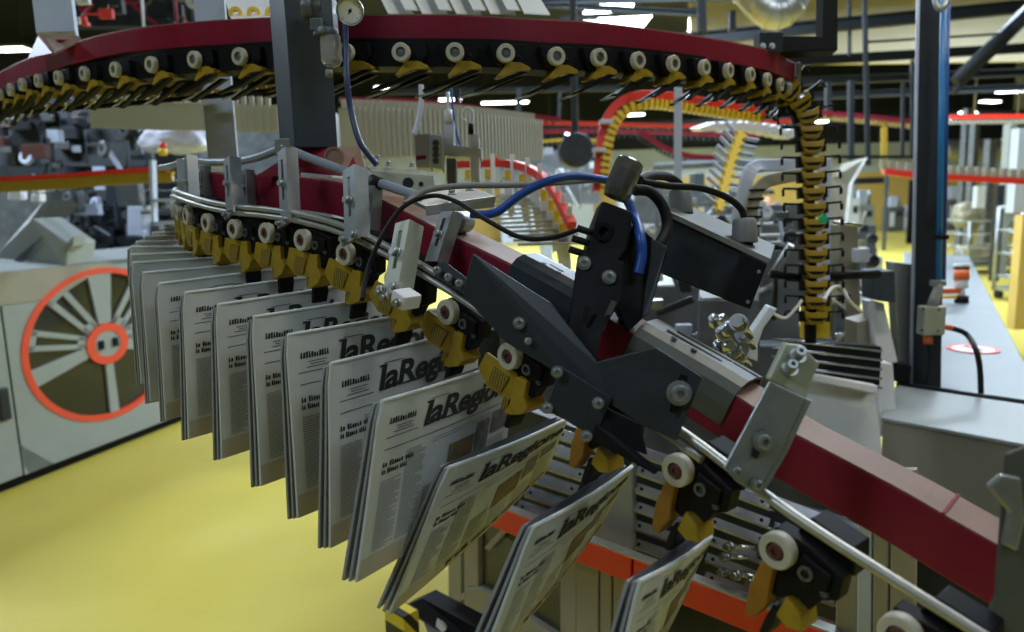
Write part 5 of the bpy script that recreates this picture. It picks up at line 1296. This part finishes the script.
for k, (x, y, w, h, m) in enumerate([(690,200,22,14,'wallyellow'),(712,193,14,14,'wallyellow'),(776,215,12,6,'wallyellow'),(700,178,10,10,'greypost'),(545,172,12,8,'postlight')]):
    yb = PZ(x,400,0); q0 = W(x-w/2,y-h/2,9.5); q1 = W(x+w/2,y-h/2,9.5); b = MB(); b.obox(V((q0.x,q0.y,0)), V((q1.x-q0.x,0,0)), V((0,.3,0)), V((0,0,q0.z))); tag(b.build('distant_cabinet', m, bevel=.01),['small yellow cabinet far behind the left gland of control box','narrow yellow cabinet far behind the black cable arch','small yellow cabinet far behind the arched guide','small blue-grey cabinet far behind the smoked cap','small pale blue cabinet far behind the white hangers'][k],'cabinet')
t = thing('stitching_machine', 'large cluttered dark machine body filling the space behind the red beam and control box', 'machine', W(740,420,3.2))
def sm(nm, x0, y0, x1, y1, Z, m, th=.3):
    b = MB(); b.prism([W(x0,y1,Z),W(x1,y1,Z),W(x1,y0,Z),W(x0,y0,Z)], V((0,th,0))); return b.build(nm, m, t, bevel=.008)
sm('middle_body',500,285,700,352,3.3,'midmach',.5)
sm('lower_body',540,345,845,520,3.1,'midmach',.6); sm('upper_body',690,300,800,350,3.4,'darkmach',.4); sm('left_body',440,330,560,470,3.4,'darkmach',.5)
sm('tan_column',835,225,858,350,3.2,'wrap'); sm('putty_block',855,318,876,360,3.0,'panel',.2)
random.seed(21)
for k in range(46):
    x, y = random.uniform(560,872), random.uniform(235,345); s = random.uniform(4,13); Z = random.uniform(2.6,3.05); m = random.choice(['machine2','steel','zinc','darkmach','midmach','black','postlight','wrap','darkmach'])
    b = MB(); p = W(x,y,Z); r = s/FPX*Z
    q = random.random()
    if q < .4: b.box(p, r*1.6, r, r*random.uniform(.6,2.2))
    elif q < .75: b.tube([p, p+V((random.uniform(-.16,.16),random.uniform(0,.1),random.uniform(-.16,.1)))], r*.35, 8)
    else: b.lathe(p, (random.uniform(-.4,.4),-1,.2), [(0,0),(r*.3,0),(r*.35,r*.2),(r*.8,r*.2),(r*.9,-r*.3),(0,-r*.3)], 14)
    b.build(random.choice(['fitting','bracket','lever']) if q < .4 else ('rod' if q < .75 else 'pulley'), m, t, bevel=.002)
def clutter(nm, label, x0, x1, y0, y1, Z0, Z1, n, pal, seed, smin=4, smax=12):
    random.seed(seed); t = thing(nm, label, 'machine', W((x0+x1)/2, y1, Z1))
    b = MB(); b.prism([W(x0,y1,Z1),W(x1,y1,Z1),W(x1,y0,Z1),W(x0,y0,Z1)], V((0,.1,0))); b.build('back_frame', pal[0], t)
    for k in range(n):
        x, y = random.uniform(x0,x1), random.uniform(y0,y1); s = random.uniform(smin,smax); Z = random.uniform(Z0,Z1); m = random.choice(pal); b = MB(); p = W(x,y,Z); r = s/FPX*Z; q = random.random()
        if q < .45: b.box(p, r*random.uniform(.8,2.6), r, r*random.uniform(.4,2.0))
        elif q < .75:
            g = r*random.uniform(1,3.5); a = random.choice([0,0,math.pi/2,math.pi/2,random.uniform(0,3)]); d = V((math.cos(a),.1,math.sin(a))); b.tube([p-d*g, p+d*g], r*.22, 8)
        else: b.lathe(p, (random.uniform(-.6,.6),-1,.2), [(0,0),(r*.3,0),(r*.35,r*.2),(r*.8,r*.2),(r*.9,-r*.3),(0,-r*.3)], 14)
        b.build('housing' if q < .45 else ('rod' if q < .75 else 'pulley'), m, t, bevel=.002)
clutter('press_machinery','dark jumbled press machinery under the overhead conveyor at far left',-10,150,104,166,6.2,7.0,60,['darkmach','darkmach','midmach','hub','greypost','darkmach','midmach','postlight'],31)
clutter('press_machinery','dark jumbled machinery between inclined feeder and the row of newspapers',62,186,194,258,5.9,6.6,60,['darkmach','midmach','darkmach','greypost','postlight','midmach'],32)
clutter('rear_machinery','bright jumbled machinery behind blue hose and red riser',500,600,150,204,6.5,8.5,45,['midmach','machine','postlight','machine2','darkmach','midmach','zinc'],33,2,6)
clutter('rear_machinery','jumbled pale machinery behind the control box and its cables',636,760,186,246,5.0,7.0,50,['midmach','machine','wallyellow','machine2','darkmach','zinc','midmach'],34,2,8)
clutter('rear_machinery','jumbled machinery between the descending chain and the inclined belt',758,806,205,300,2.9,4.0,34,['midmach','machine','darkmach','machine2','zinc','darkmach'],35,3,9)
clutter('rear_machinery','jumbled small machinery left of the far aisle behind the steel rod',838,876,225,300,3.6,6.0,34,['midmach','machine','darkmach','machine2','wrap','machine2'],36,3,8)
clutter('overhead_machinery','dark jumble of rails and red parts above the crimson beam at upper left',70,280,-8,26,3.2,4.5,40,['darkmach','darkmach','midmach','signal_red','greypost','red','machine2'],37,3,9)
# big diagonal grey-brown belt right of chain
b = MB(); b.prism([W(832,300,2.9),W(830,180,3.6),W(842,164,5),W(868,157,6),W(852,185,4.6),W(846,240,3.5),(W(846,310,2.9))], (.04,.1,0)); tag(b.build('inclined_belt', 'wrap'), 'grey-brown inclined belt guard rising right of the descending chain', 'belt')
# dark blue blob near 575,150 and blue poles
b = MB(); p = W(577,150,6); b.cyl(p, p+V((0,.3,0)), .14, n=16); b.cyl(p+V((0,.15,.1)), V((p.x,p.y+.15,HC)), .03, n=8); tag(b.build('dark_motor', 'darkmach', bevel=.02), 'dark round motor left of the red curved riser', 'motor')
strut(565,134,566,160,7,3,'blue vertical post left of the dark round motor','blue')
strut(541,150,541,166,9,2,'thin blue post behind the white hangers','blue')
# person in the distance
def person(px, py_head, Z):
    h = W(px, py_head, Z); x, y = h.x, h.y; hh = 1.66
    t = thing('person', 'distant person in dark clothes standing between the two chains', 'person', V((x,y,0)))
    def skin(name, pts, edges, rad, m):
        me = bpy.data.meshes.new(name); me.from_pydata([V(p) for p in pts], edges, []); o = bpy.data.objects.new(name, me); COL.objects.link(o); o.parent = t
        md = o.modifiers.new('skin', 'SKIN'); 
        for v, r in zip(me.skin_vertices[0].data, rad): v.radius = (r, r)
        me.skin_vertices[0].data[0].use_root = True
        s = o.modifiers.new('sub', 'SUBSURF'); s.levels = 1; s.render_levels = 2; me.materials.append(M[m]); return o
    skin('body', [(0,0,.92),(0,0,1.15),(0,0,1.38),(0,0,1.46),(0,-.01,1.58),(-.19,0,1.38),(-.24,-.02,1.12),(-.20,-.14,.92),(.19,0,1.38),(.25,-.02,1.12),(.18,-.2,1.0),(-.10,0,.88),(-.11,-.02,.48),(-.11,.02,.08),(-.12,-.14,.04),(.10,0,.88),(.12,-.02,.48),(.12,.02,.08),(.13,-.14,.04)],
         [(0,1),(1,2),(2,3),(3,4),(2,5),(5,6),(6,7),(2,8),(8,9),(9,10),(0,11),(11,12),(12,13),(13,14),(0,15),(15,16),(16,17),(17,18)],
         [.13,.13,.14,.055,.095,.06,.045,.035,.06,.045,.035,.09,.06,.045,.04,.09,.06,.045,.04], 'skin')
    skin('shirt', [(0,0,.95),(0,0,1.15),(0,0,1.36),(0,0,1.42),(-.19,0,1.38),(-.23,-.01,1.22),(.19,0,1.38),(.235,-.01,1.22)], [(0,1),(1,2),(2,3),(2,4),(4,5),(2,6),(6,7)], [.15,.15,.16,.08,.075,.06,.075,.06], 'cloth')
    skin('trousers', [(0,0,.95),(-.10,0,.86),(-.11,-.02,.48),(-.11,.02,.12),(.10,0,.86),(.12,-.02,.48),(.12,.02,.12)], [(0,1),(1,2),(2,3),(0,4),(4,5),(5,6)], [.15,.105,.075,.06,.105,.075,.06], 'greypost')
    b = MB(); b.lathe(V((x,y+.015,1.60)), UPZ, [(.105,0),(.112,.05),(.095,.09),(.05,.115),(0,.12)], 14); b.build('hair', 'hair', t)
person(769, 190, 15)
# ================================================================= LIGHT
def area(loc, sx, sy, power, col=(.95,.98,1.0), rot=(0,0,0)):
    l = bpy.data.lights.new('hall_and_fill_light', 'AREA'); l.shape = 'RECTANGLE'; l.size = sx; l.size_y = sy; l.energy = power; l.color = col
    o = bpy.data.objects.new('hall_and_fill_light', l); COL.objects.link(o); o.location = loc; o.rotation_euler = rot; return o
CC = (.70,.85,1.0)
for x, y, p in ((-6,5.5,330),(-6,11,300),(2.6,4.2,130),(1.5,8,380),(2,14,620),(7,10,380),(7,18,760),(0,22,760),(-7,20,300),(9,26,500),(5,6,50)):
    area((x,y,4.7), 2.4, .5, p*LK, CC)
area((-2.6,-.6,4.3), 2.2, .4, 60*LK, CC)
area((2.4,-1.2,4.5), 2.2, .4, 42*LK, CC)  # unseen right-front light added to brighten the newspaper faces
area((1.6,1.6,4.6), 1.6, .4, 40*LK, (1,.93,.80))
w = bpy.data.worlds.new('world'); bpy.context.scene.world = w; w.use_nodes = True
w.node_tree.nodes['Background'].inputs[0].default_value = (.8,.88,1,1); w.node_tree.nodes['Background'].inputs[1].default_value = .15
s = bpy.context.scene; s.view_settings.view_transform = 'Standard'; s.view_settings.look = 'None'; s.view_settings.gamma = 1; s.view_settings.exposure = 0.2
try: s.view_settings.use_curve_mapping = False
except Exception: pass
# ================================================================= ASSEMBLIES
def adopt(top, o):
    if o.type == 'EMPTY':
        ch = list(o.children); m = o.matrix_basis.copy()
        if not ch: bpy.data.objects.remove(o); return
        main = ch[0]; nm = o.name.split('.')[0]
        subs = ch[1:]
        main.name = nm
        main.parent = top; main.matrix_basis = Matrix.Translation(-top.location) @ m @ main.matrix_basis
        for s in subs: s.parent = main
        bpy.data.objects.remove(o)
    else:
        o.parent = top; o.location = o.location-top.location
        for k in ('label', 'category', 'group'):
            if k in o: del o[k]
def assemble(name, label, cat, names, loc, test=None):
    sel = [o for o in COL.objects if o.parent is None and o.name.split('.')[0] in names and (test is None or test(o))]
    top = thing(name, label, cat, loc)
    for o in sel: adopt(top, o)
    return top
bpy.context.view_layer.update()
assemble('front_conveyor', 'gripper conveyor with dark red box beam, steel guide rail and zinc brackets crossing the foreground', 'conveyor',
  {'conveyor_beam','chain_channel','guide_rail','guide_tube','slotted_bracket','tube_clamp_block','support_strip','crosspiece','mounting_plate','beam_gusset','large_slotted_bracket','corner_bracket','splice_plate','beam_cover'}, BP[50])
assemble('sensor_unit', 'black sensor head with smoked cap on dark bolted plates across the red beam', 'sensor', {'sensor_mount','sensor_head'}, W(600,330,.90))
assemble('overhead_conveyor', 'overhead gripper conveyor with long curved crimson beam arching across the top of the picture', 'conveyor', {'overhead_beam','overhead_chain_channel','post_foot'}, OBP[50])
assemble('delivery_machine', 'white-grey machine with flat metal table, rails and steel rods at right', 'machine',
  {'conveyor_table','white_upright','grey_cover','grey_box','black_recess','white_panel','steel_rod','black_backing','curved_white_arm','beige_block','post_edge_strip'}, PZ(950,400,0))
assemble('trimming_machine', 'lower centre machine with bright red guard rail, putty panels and polished steel slats', 'machine',
  {'red_guard_rail','cream_panel','upper_panel','vertical_panel','window_frame','window_highlight_bar','machine_foot','machine_interior','drum_backing','steel_slat'}, G0+V((0,0,-.86)))
assemble('arched_guide', 'grey-blue arched guide frame with dark lugs left of the descending chain', 'machine frame', {'arch_frame','guide_lug'}, W(750,236,2.45))
assemble('chain_lift', 'vertical chain lift core with punched blue-grey plate and yellow sunlit-link block', 'conveyor', {'descending_chain','blue_grey_plate','plate_bolt','lit_links_block'}, W(815,345,2.1))
assemble('inclined_feeder', 'grey inclined sheet feeder with slanting arm standing on the cabinet at far left', 'machine', {'inclined_shield','inclined_arm'}, W(30,275,4.9))
